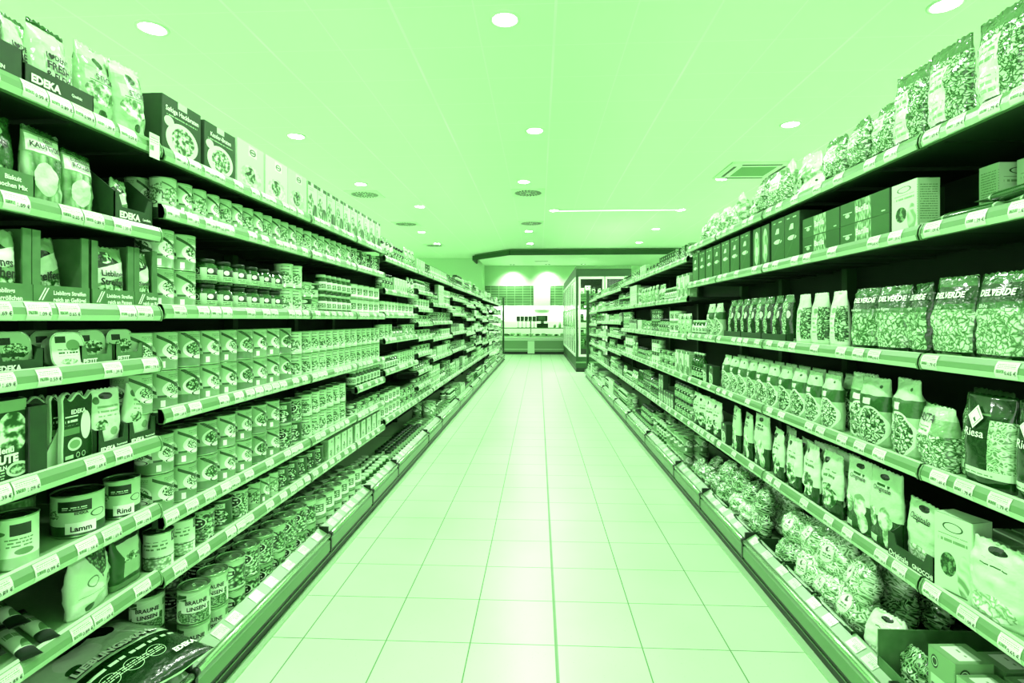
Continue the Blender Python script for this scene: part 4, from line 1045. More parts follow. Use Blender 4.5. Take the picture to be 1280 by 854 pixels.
place(pl, 'right', 1.72, .867, .06, 'squat clear bag with big PASTA label, right fourth shelf at the joint', 'pasta bag', dr=-.15)
place(bag_proto('pasta_bag', LM['oval_window_bag'], .135, .25, .08, seed=72, crumple=.008), 'right', 1.86, .867, .062, 'tall pale bag with folded top just left of the PASTA bag', 'pasta bag', dr=-.1)
place(bag_proto('pasta_bag', M['mid_card'], .15, .235, .09, seed=73, crumple=.007), 'right', 1.70, .867, .20, 'plain green bag in the shade behind the PASTA bag', 'pasta bag')
place(K['oval']['p'][0], 'right', 2.03, .867, .06, 'oval-picture pasta bag standing alone, nearer of the pair', 'pasta bag', dr=.1, scale=(1.15, 1, 1.08))
place(K['oval']['p'][1], 'right', 2.14, .867, .085, 'oval-picture pasta bag, farther of the pair with folded top', 'pasta bag', dr=.1, scale=(1.1, 1, 1.1))
run('oval', 'right', 2.24, 3.62, .867, rows=2, sp=.138, rj=.06)
run('darkbox', 'right', 3.72, 4.0, .867, sp=.13)
run('bottle', 'right', 4.02, 4.29, .867)
# fifth shelf
gno = bag_proto('pasta_pouch', LM['gnocchi_pouch'], .165, .20, .06, seed=81, crumple=.006, texts=[('Originale', .0, .150, .026, .01)])
place(gno, 'right', 1.775, .527 + .012, .06, 'small pale pouch of dumplings standing in the dark GNOCCHI tray', 'pouch', dr=-.05)
gt = tray_proto('display_tray', M['dark_card'], .21, .115, .085, .12, texts=[('Originale', -.052, .022, .026, .01), ('GNOCCHI', .058, .022, .019, .02)], cut=.35)
place(gt, 'right', 1.775, .526, .064, 'dark cardboard tray reading GNOCCHI at the right shelf joint', 'cardboard tray')
for y, k, lb in ((1.955, 0, 'pale handled pasta pouch with dark foot, first left of the GNOCCHI tray'), (2.10, 1, 'pale handled pasta pouch with dark foot, second left of the GNOCCHI tray')):
    place(K['tort']['p'][k], 'right', y, .526, .05, lb, 'pouch', dr=.05)
run('fish', 'right', 2.2, 2.86, .526, rows=2, sp=.15, rj=.2, hv=.05)
run('tort', 'right', 2.89, 3.45, .526, sp=.15, rj=.15, hv=.06)
run('darkbox', 'right', 3.47, 3.6, .526); run('fish', 'right', 3.63, 4.25, .526, rj=.3)
hp = bag_proto('cereal_pouch', LM['gnocchi_pouch'], .17, .20, .06, seed=90, crumple=.012, round_=.1)
tallp = carton_proto('filled_pasta_pack', LM['white_box_front'], M['pale_card'], .11, .07, .225)
place(tallp, 'right', 1.625, .526, .055, 'upright pale pack with creased corner, right of the GNOCCHI tray', 'pack', dr=.25)
place(hp, 'right', 1.49, .526, .05, 'pale crumpled pouch with a punched handle, bottom right', 'pouch', dr=.1)
place(hp, 'right', 1.32, .526, .05, 'pale crumpled pouch cut off by the right picture edge, low', 'pouch', dr=-.15)
pk = carton_proto('noodle_pack', LM['pale_carton_front'], LM['info_side'], .13, .045, .17)
for r in range(4):
    for c in range(3):
        place(pk, 'right', 1.62 - c * .15, .526, .15 + r * .055, f'flat pale pack filed {["first", "second", "third", "fourth"][r]} behind the pouches, {["left", "middle", "right"][c]} file', 'pack', 'flat pale packs filed behind the pouches', dr=random.uniform(-.04, .04))
# base
disp = MB(); t = .004
W_, D_, H_ = .42, .40, .17
for a in ((-W_ / 2, W_ / 2, -D_ / 2, D_ / 2, 0, t), (-W_ / 2, -W_ / 2 + t, -D_ / 2, D_ / 2, t, H_), (W_ / 2 - t, W_ / 2, -D_ / 2, D_ / 2, t, H_), (-W_ / 2, W_ / 2, D_ / 2 - t, D_ / 2, t, H_ * 1.05), (-W_ / 2, W_ / 2, -D_ / 2, -D_ / 2 + t, t, H_ * .5)): disp.box(*a)
put([('display_tray', disp.mesh('display_tray', [M['mid_card']]), -1, (0, 0, 0))], (RX + .13, 1.60, .141), -PI / 2, 'open green cardboard display tray on the right base shelf, bottom corner', 'cardboard tray')
far = carton_proto('farfalle_carton', LM['farfalle_front'], LM['farfalle_front'], .095, .11, .20, texts=[('Farfalle', .0, .09, .023, .01)], inkm=M['ink'], flap=False)
fartop = MB(); fartop.poly([(-.045, -.052, .2006), (.045, -.052, .2006), (.045, .052, .2006), (-.045, .052, .2006)], 0, [(0, 0), (1, 0), (1, 1), (0, 1)]); far.append(('lid_panel', fartop.mesh('lid_panel', [LM['farfalle_top']]), 0, (0, 0, 0)))
for i, (y, f, z, lb) in enumerate(((1.60, .03, .025, 'Farfalle carton standing highest in the green tray'), (1.50, .035, -.012, 'Farfalle carton right of the highest one in the green tray'), (1.41, .16, -.02, 'Farfalle carton at the bottom right edge of the green tray'),
                                   (1.50, .16, -.02, 'Farfalle carton in the second row of the green tray'), (1.61, .17, .0, 'Farfalle carton behind the highest one'))):
    place(far, 'right', y, .146 + max(0, z), f, lb, 'carton', dr=.06, scale=(1, 1, .95))
place(K['nestd']['p'][0], 'right', 1.74, .146, .02, 'clear pasta bag slumped at the left end of the green tray', 'bag', dr=.1, scale=(.8, .9, .9))
place(bag_proto('pasta_bag', LM['gnocchi_pouch'], .15, .17, .07, seed=95, crumple=.012, round_=.3, bottom='seal'), 'right', 1.895, .14, .0, 'pale round-cornered bag leaning beside the green tray', 'bag', dr=.35, rx=-.2)
random.seed(11)
def heap(keys, y0, y1, sp, rows, tiers, what):
    n = int((y1 - y0) / sp)
    for r in range(rows):
        for t in range(tiers):
            for i in range(n):
                k = random.choice(keys); p = random.choice(K[k]['p'])
                y = y0 + sp * (i + .5) + random.uniform(-.02, .02) + t * .03
                f = -.005 + r * .13 + t * .03
                x, yy = world('right', y, f)
                nm = {0: 'front', 1: 'middle', 2: 'rear'}[r]
                put(p, (x, yy, .158 + t * .11 + r * .012), -PI / 2 + random.uniform(-.3, .3), f'{what}, {nm} row, {"lower" if t == 0 else "upper"} layer', 'noodle bag', f'{what} {nm} {t}', rx=random.uniform(-.45, -.2), scale=(1, 1, random.uniform(.85, 1.05)))
heap(['nest', 'nest', 'nestd'], 1.98, 2.72, .17, 3, 2, 'puffy clear bag of ribbon noodles heaped on the right base shelf')
heap(['nestd', 'nest'], 2.86, 3.58, .17, 2, 2, 'bag of noodle nests in a green tray, second heap')
heap(['nestd'], 3.62, 4.28, .17, 2, 1, 'flattish noodle bag, far heap on the right base shelf')
for y, lb in ((2.10, 'nearest'), (2.38, 'second'), (2.66, 'third'), (3.00, 'fourth'), (3.38, 'fifth')):
    place(tray_proto('display_tray', M['dark_card'] if y != 3.38 else M['mid_card'], .26, .10, .07, .07, cut=.1), 'right', y, .14, -.012, f'{lb} low dark cardboard tray under the noodle bags, right base shelf', 'cardboard tray')

# ================================================================== LEFT, nearest bay
def heart(mb, cx, cz, r, surf, off=.004):
    pts = []
    for i in range(20):
        t = 2 * PI * i / 20; pts.append((cx + r * .06 * 16 * math.sin(t) ** 3, cz + r * .06 * (13 * math.cos(t) - 5 * math.cos(2 * t) - 2 * math.cos(3 * t) - math.cos(4 * t))))
    k = len(mb.v); mb.v += [(x, surf(x, z) - off, z) for x, z in pts]; mb.face([k + i for i in reversed(range(20))], None, 0)
def fresh(s):
    bag = Bag(.135, .19, .07, seed=s, crumple=.009, taper=.12, calm=(.22, .64))
    p = [('chew_pouch', bag.mesh('chew_pouch', [LM['silver_pouch']]), -1, (0, 0, 0))]
    b = MB()
    text_on(b, 'I', -.036, .107, .018, bag.front, bold=.03, off=.004); heart(b, -.024, .107, .009, bag.front); text_on(b, 'DENT', .008, .107, .018, bag.front, bold=.03, off=.004)
    text_on(b, 'FRESH', .0, .083, .027, bag.front, bold=.03, off=.004); text_on(b, '& FLEXI', .0, .058, .024, bag.front, bold=.03, off=.004)
    p.append(('lettering', b.mesh('lettering', [M['ink']]), 0, (0, 0, 0))); return p
# top
place(fresh(101), 'left', 1.345, 1.87, .06, 'silver pouch reading FRESH & FLEXI, front one in the dark EDEKA tray', 'pouch', dr=.1)
place(fresh(102), 'left', 1.27, 1.87, .085, 'silver pouch reading FRESH & FLEXI, half hidden behind the front one', 'pouch', dr=.25, scale=(.95, 1, .95))
place(tray_proto('display_tray', M['dark_card'], .20, .12, .055, .075, texts=[('EDEKA', -.045, .026, .026, .05), ('Qualität', .045, .030, .010, .02)], cut=.0), 'left', 1.335, 1.865, .066, 'dark EDEKA tray holding the silver pouches, top left shelf', 'cardboard tray')
pk2 = bag_proto('chew_pouch', LM['chew_pouch'], .13, .20, .06, seed=103, crumple=.006, texts=[('PLUS', .005, .165, .018), ('PACK', .01, .140, .030, .04)])
place(pk2, 'left', 1.165, 1.87, .06, 'chew pouch reading PACK at the top left picture corner', 'pouch', dr=.05)
place(tray_proto('display_tray', M['dark_card'], .16, .12, .08, .10, texts=[('IN LAMELLEN', 0, .02, .012, .03)], cut=.0), 'left', 1.15, 1.865, .066, 'dark tray at the top left picture corner', 'cardboard tray')
stp = lambda s, t: bag_proto('snack_pouch', LM['stick_pouch'], .14, .205, .06, seed=s, crumple=.007, texts=[(t, .01, .122, .024, .02)])
place(stp(104, 'STICKS'), 'left', 1.485, 1.865, .05, 'glossy pouch reading STICKS, the upright one on the top left shelf', 'pouch', dr=.05)
place(stp(105, 'STICKS'), 'left', 1.60, 1.865, .035, 'glossy pouch reading STICKS leaning beside the dark carton', 'pouch', dr=.1, ry=-.12)
place(stp(106, ''), 'left', 1.56, 1.865, .13, 'glossy snack pouch behind the leaning STICKS pouch', 'pouch', dr=.2)
hang = MB(); hang.box(-.022, .022, -.0005, .0005, -.075, 0)
put([('hanging_tag', hang.mesh('hanging_tag', [tagm]), -1, (0, 0, 0))], (-LX + .017, 1.64, 1.875), PI / 2, 'pale paper tag hanging over the top left rail at the bay end', 'tag')
# second
mx = bag_proto('treat_pouch', LM['mix_pouch'], .14, .185, .07, seed=110, crumple=.007, texts=[('Sticks', -.0, .115, .030, .03)], inkm=M['ink'])
place(mx, 'left', 1.185, 1.607, .065, 'dark pouch reading Sticks at the left picture edge, second shelf', 'pouch')
place(tray_proto('display_tray', M['mid_card'], .17, .13, .062, .08, texts=[('Biskuit', .03, .044, .015, .03), ('Knochen Mix', .025, .026, .015, .03)], cut=.0), 'left', 1.175, 1.595, .071, 'green tray reading Biskuit Knochen Mix at the left edge', 'cardboard tray')
def kau(s, lines):
    return bag_proto('chew_pouch', LM['chew_pouch'], .115, .19, .05, seed=s, crumple=.006, texts=lines)
place(kau(111, [('I   DENT', 0, .163, .012, .02), ('KAUSTICKS', 0, .146, .0185, .03)]), 'left', 1.315, 1.595, .045, 'pouch reading KAUSTICKS, second shelf of the nearest left bay', 'pouch', dr=.08)
place(kau(112, [('ELEFANTEN', 0, .163, .014, .02), ('ROLLEN', 0, .146, .019, .03)]), 'left', 1.425, 1.595, .05, 'pouch reading ROLLEN beside the KAUSTICKS pouch', 'pouch', dr=.12, scale=(.95, 1, .88))
place(bag_proto('treat_pouch', LM['strip_pouch'], .08, .13, .04, seed=113, crumple=.006), 'left', 1.585, 1.60, .06, 'small pouch inside the dark EDEKA display box', 'pouch', dr=.2)
eb = MB()
w_, d_, t = .155, .16, .003
eb.box(-w_ / 2, w_ / 2, -d_ / 2, d_ / 2, 0, t); eb.box(-w_ / 2, w_ / 2, d_ / 2 - t, d_ / 2, 0, .15)
for x in (-w_ / 2, w_ / 2 - t):
    k = len(eb.v); pts = [(-d_ / 2, 0), (d_ / 2, 0), (d_ / 2, .15), (0, .15), (-d_ / 2, .085)]
    for xx in (x, x + t): eb.v += [(xx, y, z) for y, z in pts]
    eb.face([k + i for i in range(5)]); eb.face([k + 5 + i for i in reversed(range(5))])
    for i in range(5): j = (i + 1) % 5; eb.face((k + i, k + 5 + i, k + 5 + j, k + j))
pts = [(-w_ / 2, 0), (w_ / 2, 0), (w_ / 2, .085), (w_ / 2 - .02, .085), (w_ / 2 - .035, .045), (-w_ / 2 + .03, .045), (-w_ / 2 + .015, .085), (-w_ / 2, .085)]
k = len(eb.v)
for y in (-d_ / 2, -d_ / 2 + t): eb.v += [(x, y, z) for x, z in pts]
eb.face([k + i for i in range(8)]); eb.face([k + 8 + i for i in reversed(range(8))])
for i in range(8): j = (i + 1) % 8; eb.face((k + i, k + 8 + i, k + 8 + j, k + j))
et = MB(); text_on(et, 'EDEKA', -.02, .022, .026, flat(-d_ / 2), bold=.05); text_on(et, 'Landfein', .05, .022, .010, flat(-d_ / 2), bold=.02)
put([('display_box', eb.mesh('display_box', [M['dark_card']]), -1, (0, 0, 0)), ('lettering', et.mesh('lettering', [M['white']]), 0, (0, 0, 0))], (-LX - .085, 1.585, 1.584), PI / 2, 'open dark EDEKA display box at the end of the second shelf', 'box')
# third
def openbox(text1, text2, w=.17, h=.185, d=.14, wide=0):
    b = MB(); t = .003
    b.box(-w / 2, w / 2, d / 2 - t, d / 2, 0, h); b.box(-w / 2, w / 2, -d / 2, d / 2, 0, t)
    b.box(-w / 2, -w / 2 + t, -d / 2, d / 2, t, h); b.box(w / 2 - t, w / 2, -d / 2, d / 2, t, h); b.box(-w / 2, -w / 2 + .022, -d / 2 - .001, -d / 2 + t, t, h); b.box(w / 2 - .022, w / 2, -d / 2 - .001, -d / 2 + t, t, h)
    b.box(-w / 2, w / 2, -d / 2 - .004, -d / 2 - .001, 0, .052)
    tt = MB(); text_on(tt, text1, .02, .034, .0145, flat(-d / 2 - .004), bold=.03); text_on(tt, text2, .02, .017, .0145, flat(-d / 2 - .004), bold=.03)
    for s in range(2): tt.poly([(-w / 2 + .012 + s * .008, -d / 2 - .0052, .015), (-w / 2 + .016 + s * .008, -d / 2 - .0052, .015), (-w / 2 + .034 + s * .008, -d / 2 - .0052, .046), (-w / 2 + .030 + s * .008, -d / 2 - .0052, .046)])
    return [('display_box', b.mesh('display_box', [M['mid_card']]), -1, (0, 0, 0)), ('lettering', tt.mesh('lettering', [M['white']]), 0, (0, 0, 0))]
for y, w2, t1, t2, l1, l2 in ((1.17, .18, 'Lieblings', 'Rinderröllchen', 'Lieblings', 'Röllchen'), (1.345, .165, 'Lieblings Streifen', 'reich an Geflügel', '', 'Streifen'), (1.515, .155, 'Lieblings Streifen', 'reich an Pansen', 'Lieblings', 'Streifen'), (1.645, .10, 'Streifen', 'reich an Rind', '', 'Streifen')):
    place(openbox(t1, t2, w=w2), 'left', y, 1.345, .085, f'green display box reading {t2}, third shelf of the nearest left bay', 'box')
    bw = w2 - .04
    place(bag_proto('treat_pouch', LM['strip_pouch'], bw, .168, .05, seed=int(y * 100), crumple=.006, texts=[(l1, 0, .092, .2 * bw, .03), (l2, 0, .068, .23 * bw, .03)] if l1 else [(l2, 0, .072, .24 * bw, .03)]),
          'left', y + (.0 if w2 > .12 else 0), 1.351, .040 if y != 1.345 else .075, f'treat pouch reading {l2} inside the {t2} box', 'pouch', ry=0 if y != 1.345 else -.15, dr=0)
# fourth: pet food dishes
for y, m_, lb, f in ((1.135, 'tray_lid', 'pet food dish with dark printed lid at the left picture edge', .05), (1.235, 'tray_lid', 'pet food dish standing in the black EDEKA sleeve', .05), (1.375, 'tray_lid_pale', 'pale pet food dish leaning in front, without a sleeve', .035),
                     (1.465, 'tray_lid', 'pet food dish in the first green sleeve', .05), (1.575, 'tray_lid', 'pet food dish in the second green sleeve, by the tins', .05)):
    place(pettray_proto('pet_food_dish', LM[m_], .105, .095, .035), 'left', y, 1.188 + (.0 if m_ == 'tray_lid' else -.004), f, lb, 'pet food', rx=-.12)
    for k_ in range(2): place(pettray_proto('pet_food_dish', LM['tray_lid'], .105, .095, .035), 'left', y + .01, 1.188, .10 + k_ * .045, f'pet food dish {["first", "second"][k_]} behind the ' + ' '.join(lb.split()[-7:]), 'pet food', rx=-.1)
for y, m_, lb, tx in ((1.10, 'dark_card', 'black sleeve at the left picture edge, fourth shelf', ''), (1.235, 'dark_card', 'black EDEKA sleeve round a pet food dish', 'EDEKA'), (1.465, 'mid_card', 'first green sleeve round a pet food dish', 'PETIT'), (1.585, 'mid_card', 'second green sleeve round a pet food dish', 'PETIT')):
    place(tray_proto('display_tray', M[m_], .13 if y < 1.4 else .11, .10, .058, .08, texts=[(tx, -.025, .014, .019, .04)] if tx else (), cut=.45), 'left', y, 1.184, .07, lb, 'cardboard tray')
# fifth
dc = carton_proto('dog_food_carton', LM['dog_carton'], M['dark_card'], .18, .08, .192, texts=[('EDEKA', -.045, .134, .028, .05), ('Komplett Menü', -.01, .078, .021, .03), ('RIND & PUTE', -.01, .056, .026, .06), ('MUSCHELNUDELN', -.015, .038, .013, .03)])
place(dc, 'left', 1.165, .933, .06, 'large dark carton reading RIND & PUTE with a dog, left edge', 'carton')
bl = blister_proto('treat_pack', LM['blister_front'], .105, .19, .012, texts=[('EDEKA', -.0, .135, .016)])
for y, f, lb, dr in ((1.405, .03, 'dark paw-shaped EDEKA treat pack standing in front', .05), (1.40, .055, 'dark paw-shaped treat pack right behind the front one', .0), (1.33, .075, 'dark paw-shaped EDEKA treat pack turned sideways', -.3), (1.32, .10, 'dark paw-shaped treat pack behind the turned one', -.25)):
    place(bl, 'left', y, .933, f, lb, 'treat pack', dr=dr)
side = carton_proto('display_box', M['dark_card'], M['black'], .05, .12, .17, flap=False)
place(side, 'left', 1.275, .933, .07, 'black box side beside the dog carton, fifth shelf', 'box')
wed = MB(); wed.prism_y([(-.035, 0), (.035, 0), (.035, .15)], -.002, .002); put([('cardboard_flap', wed.mesh('cardboard_flap', [M['pale_card']]), -1, (0, 0, 0))], (-LX - .045, 1.355, .922), PI / 2 - .3, 'pale wedge-shaped cardboard flap between the treat packs', 'cardboard')
cat = lambda s: bag_proto('treat_pouch', LM['cat_pouch'], .11, .175, .045, seed=s, crumple=.004, taper=-.08)
place(cat(121), 'left', 1.51, .94, .045, 'pale pouch with a black logo, in the nearer dark EDEKA tray', 'pouch', ry=.03)
place(cat(122), 'left', 1.625, .94, .045, 'pale pouch with a black logo leaning out of the farther dark tray', 'pouch', ry=.2)
for y, lb in ((1.515, 'nearer'), (1.63, 'farther')):
    place(tray_proto('display_tray', M['dark_card'], .115, .09, .072, .09, texts=[('EDEKA', -.022, .014, .017, .05), ('Pausensnack', .03, .018, .008, .02)], cut=.5), 'left', y, .933, .058, f'{lb} dark EDEKA tray holding a pale cat pouch', 'cardboard tray')
# sixth
pale_can = can_proto('pet_food_can', LM['petfood_pale_wrap'], .046, .125, ring=False, lidm=M['lid_dark'])
big_can = lambda t: can_proto('pet_food_can', LM['petfood_wrap'], .062, .115, ring=False, lidm=M['lid_dark'], texts=[(t, a, .024, .020, .03) for a in (-.080,)] + [('EDEKA', a, .066, .010, .03, M['ink']) for a in (-.080,)])
for y, f, lb in ((1.165, .07, 'pale pet food tin with black square at the left picture edge'), (1.265, .06, 'pale pet food tin with black square, right one of the pair')):
    place(pale_can, 'left', y, .72, f, lb, 'can', dr=.5)
place(pale_can, 'left', 1.22, .72, .165, 'pale pet food tin behind the pair in the shade', 'can')
place(big_can('Lamm'), 'left', 1.475, .72, .085, 'wide pet food tin reading Lamm', 'can', dr=.55)
place(can_proto('pet_food_can', LM['petfood_wrap'], .048, .115, ring=False, lidm=M['lid_dark'], texts=[('Rind', -.0618, .024, .020, .03)]), 'left', 1.605, .72, .06, 'pet food tin reading Rind beside the Lamm tin', 'can', dr=.5)
place(can_proto('pet_food_can', LM['grooved_wrap'], .062, .115, ring=False, lidm=M['lid_dark']), 'left', 1.40, .72, .22, 'plain wide tin in the shade behind the Lamm tin', 'can')
# seventh
place(bag_proto('dry_food_pouch', LM['heart_pouch'], .165, .165, .07, seed=131, crumple=.007), 'left', 1.475, .507, .06, 'pale dry food pouch with heart-shaped window', 'pouch', dr=.2)
place(bag_proto('dry_food_pouch', LM['dark_heart_pouch'], .13, .155, .05, seed=132, crumple=.004), 'left', 1.615, .507, .06, 'dark pouch with a pale heart picture at the bay end', 'pouch', dr=.05)
sp_ = roll_proto('stick_pack', LM['stick_wrap'], M['ink'], .24, .019)
for i, (y, f, z, lb) in enumerate(((1.36, .10, 0, 'slim pale stick packet lying nearest the heart pouch'), (1.29, .08, .0, 'slim pale stick packet lying second from the heart pouch'), (1.24, .12, .028, 'slim pale stick packet lying on top of the others'), (1.17, .10, 0, 'slim stick packet lying at the left picture edge'), (1.32, .14, .056, 'dark-tipped stick packet lying topmost at the back'))):
    place(sp_, 'left', y, .507 + z, f + .01, lb, 'packet', dr=PI / 2 - .5)
# base: large sacks lying
sack = bag_proto('dog_food_sack', LM['sack_front'], .34, .50, .10, seed=141, crumple=.010, bottom='seal', round_=.06, calm=(.08, .46))
bagS = Bag(.34, .50, .10, seed=141, crumple=.010, bottom='seal', round_=.06, calm=(.08, .46))
st = MB(); text_on(st, 'LIEBLINGSMAHL', -.01, .198, .034, bagS.front, bold=.05, off=.008)
sack.append(('lettering', st.mesh('lettering', [M['white']]), 0, (0, 0, 0)))
st2 = MB(); text_on(st2, 'LIEBLINGSMAHL', -.01, .198, .034, bagS.front, bold=.09, off=.005); sack.append(('lettering_outline', st2.mesh('lettering_outline', [M['ink']]), 0, (0, 0, 0)))
st3 = MB(); text_on(st3, 'EDEKA', .10, .055, .024, bagS.front, bold=.05, off=.007); sack.append(('brand_lettering', st3.mesh('brand_lettering', [M['white']]), 0, (0, 0, 0)))
put(sack, (-1.075, 1.545, .255), PI / 2 - .26, 'large dog food sack lying on top at bottom left, reading LIEBLINGSMAHL', 'sack', None, rx=-PI / 2 + .03)
put([x for x in bag_proto('dog_food_sack', LM['sack_front'], .36, .48, .05, seed=142, crumple=.008, bottom='seal', round_=.06)], (-1.10, 1.44, .176), PI / 2 - .1, 'large dog food sack lying underneath the LIEBLINGSMAHL sack', 'sack', None, rx=-PI / 2)

# ================================================================== far end of the store
# end posts of the two shelf rows
for x, y, h_, lb in ((-1.15, 17.78, 2.0, 'dark end post closing the far end of the left shelves'), (1.12, 12.62, 1.95, 'dark end post closing the far end of the right shelves')):
    b = MB(); b.box(-.03, .03, -.03, .03, 0, h_); b.box(-.04, .04, -.04, .04, h_, h_ + .02); b.box(-.05, .05, -.05, .05, 0, .03)
    o = obj('end_post', b.mesh('end_post', [M['post']]), None, (x, y, 0)); tag(o, lb, 'post')
# canopy above the counter: solid slab with chamfered left corner
def slab(name, z0, z1, grow, m, kind_=None):
    pts = [(-.97 - grow, 18.47 - grow), (7, 18.47 - grow), (7, 22.24), (-2.19, 22.24), (-2.19 - grow * .0, 19.98 - grow)]
    b = MB(); n = len(pts)
    for z in (z0, z1): b.v += [(x, y, z) for x, y in pts]
    b.face([i for i in reversed(range(n))]); b.face([n + i for i in range(n)])
    for i in range(n): j = (i + 1) % n; b.face((i, j, n + j, n + i))
    return b.mesh(name, [m])
can_ = obj('canopy', slab('canopy', 3.50, 3.58, -.02, M['pale'])); tag(can_, 'lowered pale ceiling canopy with dark green edge band above the counter', 'canopy')
b = MB()
edge = [(7, 18.47), (-.97, 18.47), (-2.38, 19.98), (-2.38, 21.19)]
def band(mb, z0, z1, th):
    for (x0, y0), (x1, y1) in zip(edge, edge[1:]):
        dx, dy = x1 - x0, y1 - y0; l_ = math.hypot(dx, dy); nx, ny = dy / l_ * th, -dx / l_ * th
        k = len(mb.v)
        for z in (z0, z1): mb.v += [(x0, y0, z), (x1, y1, z), (x1 - nx, y1 - ny, z), (x0 - nx, y0 - ny, z)]
        mb.face((k, k + 1, k + 5, k + 4)); mb.face((k + 2, k + 3, k + 7, k + 6)); mb.face((k, k + 3, k + 2, k + 1)); mb.face((k + 4, k + 5, k + 6, k + 7)); mb.face((k + 1, k + 2, k + 6, k + 5)); mb.face((k + 3, k, k + 4, k + 7))
band(b, 3.48, 3.645, .05); obj('edge_band', b.mesh('edge_band', [M['canopy']]), can_)
b = MB(); edge = [(7, 18.55), (-.94, 18.55), (-2.30, 20.02), (-2.30, 21.19)]; band(b, 3.645, 3.698, .05); obj('upper_edge', b.mesh('upper_edge', [M['canopy_top']]), can_)
for x, y, lb in ((-1.05, 21.7, 'spotlight washing the back wall, left one'), (.35, 21.7, 'spotlight washing the back wall, middle one'), (1.75, 21.7, 'spotlight washing the back wall, right one behind the cooler')):
    b = MB(); b.lathe([(.10, 3.499), (.10, 3.485), (.07, 3.485), (.065, 3.497)], 20, cap0=False, cap1=False); o = obj('wall_washer', b.mesh('wall_washer', [M['canopy_top']]), None, (x, y, 0)); tag(o, lb, 'ceiling light')
    l = MB(); l.lathe([(.001, 3.494), (.065, 3.494)], 20, cap0=False, cap1=False); l.f = [tuple(reversed(f)) for f in l.f]; obj('lens', l.mesh('lens', [emis('washer_glow', (.9, 1, .88), 4)]), o)
    ld = bpy.data.lights.new('washer', 'SPOT'); ld.energy = 300; ld.spot_size = math.radians(110); ld.spot_blend = 1; ld.color = (.93, 1, .9); ld.shadow_soft_size = .08
    lo = bpy.data.objects.new('washer', ld); COL.objects.link(lo); lo.parent = o; lo.location = (0, 0, 3.46); lo.rotation_euler = (math.radians(20), 0, 0)
b = MB(); b.box(-.25, .25, -.05, .05, -.008, 0)
for k in range(4): b.box(-.23, .23, -.04 + k * .02, -.03 + k * .02, -.012, -.008)
o = obj('air_grille', b.mesh('air_grille', [M['post']]), None, (.1, 20.6, 3.50)); tag(o, 'dark slotted air grille in the underside of the canopy', 'air grille')
# tiled back wall panels
tile_dark = bpy.data.materials.new('dark_tiles'); tile_dark.use_nodes = True
g = NT(tile_dark); bt = g.N.new('ShaderNodeTexBrick'); tc = g.N.new('ShaderNodeTexCoord')
mp = g.N.new('ShaderNodeCombineXYZ'); sp3 = g.N.new('ShaderNodeSeparateXYZ'); g.L.new(tc.outputs['Object'], sp3.inputs[0]); g.L.new(sp3.outputs[0], mp.inputs[0]); g.L.new(sp3.outputs[2], mp.inputs[1]); g.L.new(mp.outputs[0], bt.inputs['Vector'])
bt.offset = 0; bt.inputs['Scale'].default_value = 1; bt.inputs['Brick Width'].default_value = .325; bt.inputs['Row Height'].default_value = .104; bt.inputs['Mortar Size'].default_value = .012
bt.inputs['Color1'].default_value = T(.40); bt.inputs['Color2'].default_value = T(.44); bt.inputs['Mortar'].default_value = T(.62)
g.L.new(bt.outputs['Color'], g.N['Principled BSDF'].inputs['Base Color']); g.N['Principled BSDF'].inputs['Roughness'].default_value = .3
for x0, x1, lb in ((-2.18, -.22, 'dark green tiled wall panel left of the pale pillar'), (.47, 2.6, 'dark green tiled wall panel right of the pale pillar')):
    b = MB(); b.box(x0, x1, WY - .03, WY - .002, 1.85, 2.68); o = obj('tiled_panel', b.mesh('tiled_panel', [tile_dark])); tag(o, lb, 'wall tiles')
b = MB(); b.box(-.21, .46, WY - .12, WY - .002, 1.72, 2.68); o = obj('trim_1', b.mesh('trim_1', [M['pale']])); tag(o, kind='structure')
b = MB(); b.box(-2.18, 3, WY - .02, WY - .002, .0, 1.84); o = obj('trim_2', b.mesh('trim_2', [M['white']])); tag(o, kind='structure')
# under-cabinet light over the worktop (lit backsplash)
b = MB(); b.box(-2.1, 2.4, WY - .12, WY - .05, 1.855, 1.875); o = obj('backsplash_lamp', b.mesh('backsplash_lamp', [M['pale']])); tag(o, 'slim lamp lighting the white wall behind the counter', 'lamp')
ld = bpy.data.lights.new('backsplash', 'AREA'); ld.shape = 'RECTANGLE'; ld.size = 4.4; ld.size_y = .08; ld.energy = 60; ld.color = (.93, 1, .9)
lo = bpy.data.objects.new('backsplash', ld); COL.objects.link(lo); lo.parent = o; lo.location = (.1, WY - .18, 1.85); lo.rotation_euler = (math.radians(25), 0, 0)

# service counter with curved glass
cx0, cx1 = -1.5, 2.2
glass = bpy.data.materials.new('display_glass'); glass.use_nodes = True
gb = glass.node_tree.nodes['Principled BSDF']; gb.inputs['Base Color'].default_value = (.85, .97, .83, 1); gb.inputs['Transmission Weight'].default_value = 1; gb.inputs['Roughness'].default_value = .02; gb.inputs['IOR'].default_value = 1.1
root = obj('service_counter', None, None, (0, 20.7, 0)); tag(root, 'refrigerated service counter with curved glass at the far end', 'counter')
b = MB(); b.box(cx0, cx1, .0, 1.0, .10, .56, 0); b.box(cx0, cx1, -.02, 0, .52, .57, 1); b.box(cx0, cx1, .04, .9, 0, .10, 2); b.box(cx0, cx1, -.005, 0, .18, .20, 1)
obj('body', b.mesh('body', [M['rail'], M['counter_hi'], M['black']]), root)
b = MB(); b.box(-.42, -.16, -.05, 0, .03, .50); obj('middle_post', b.mesh('middle_post', [M['counter_hi']]), root)
b = MB(); b.box(cx0, cx1, -.06, .9, .60, .66); obj('ledge', b.mesh('ledge', [M['counter_hi']]), root)
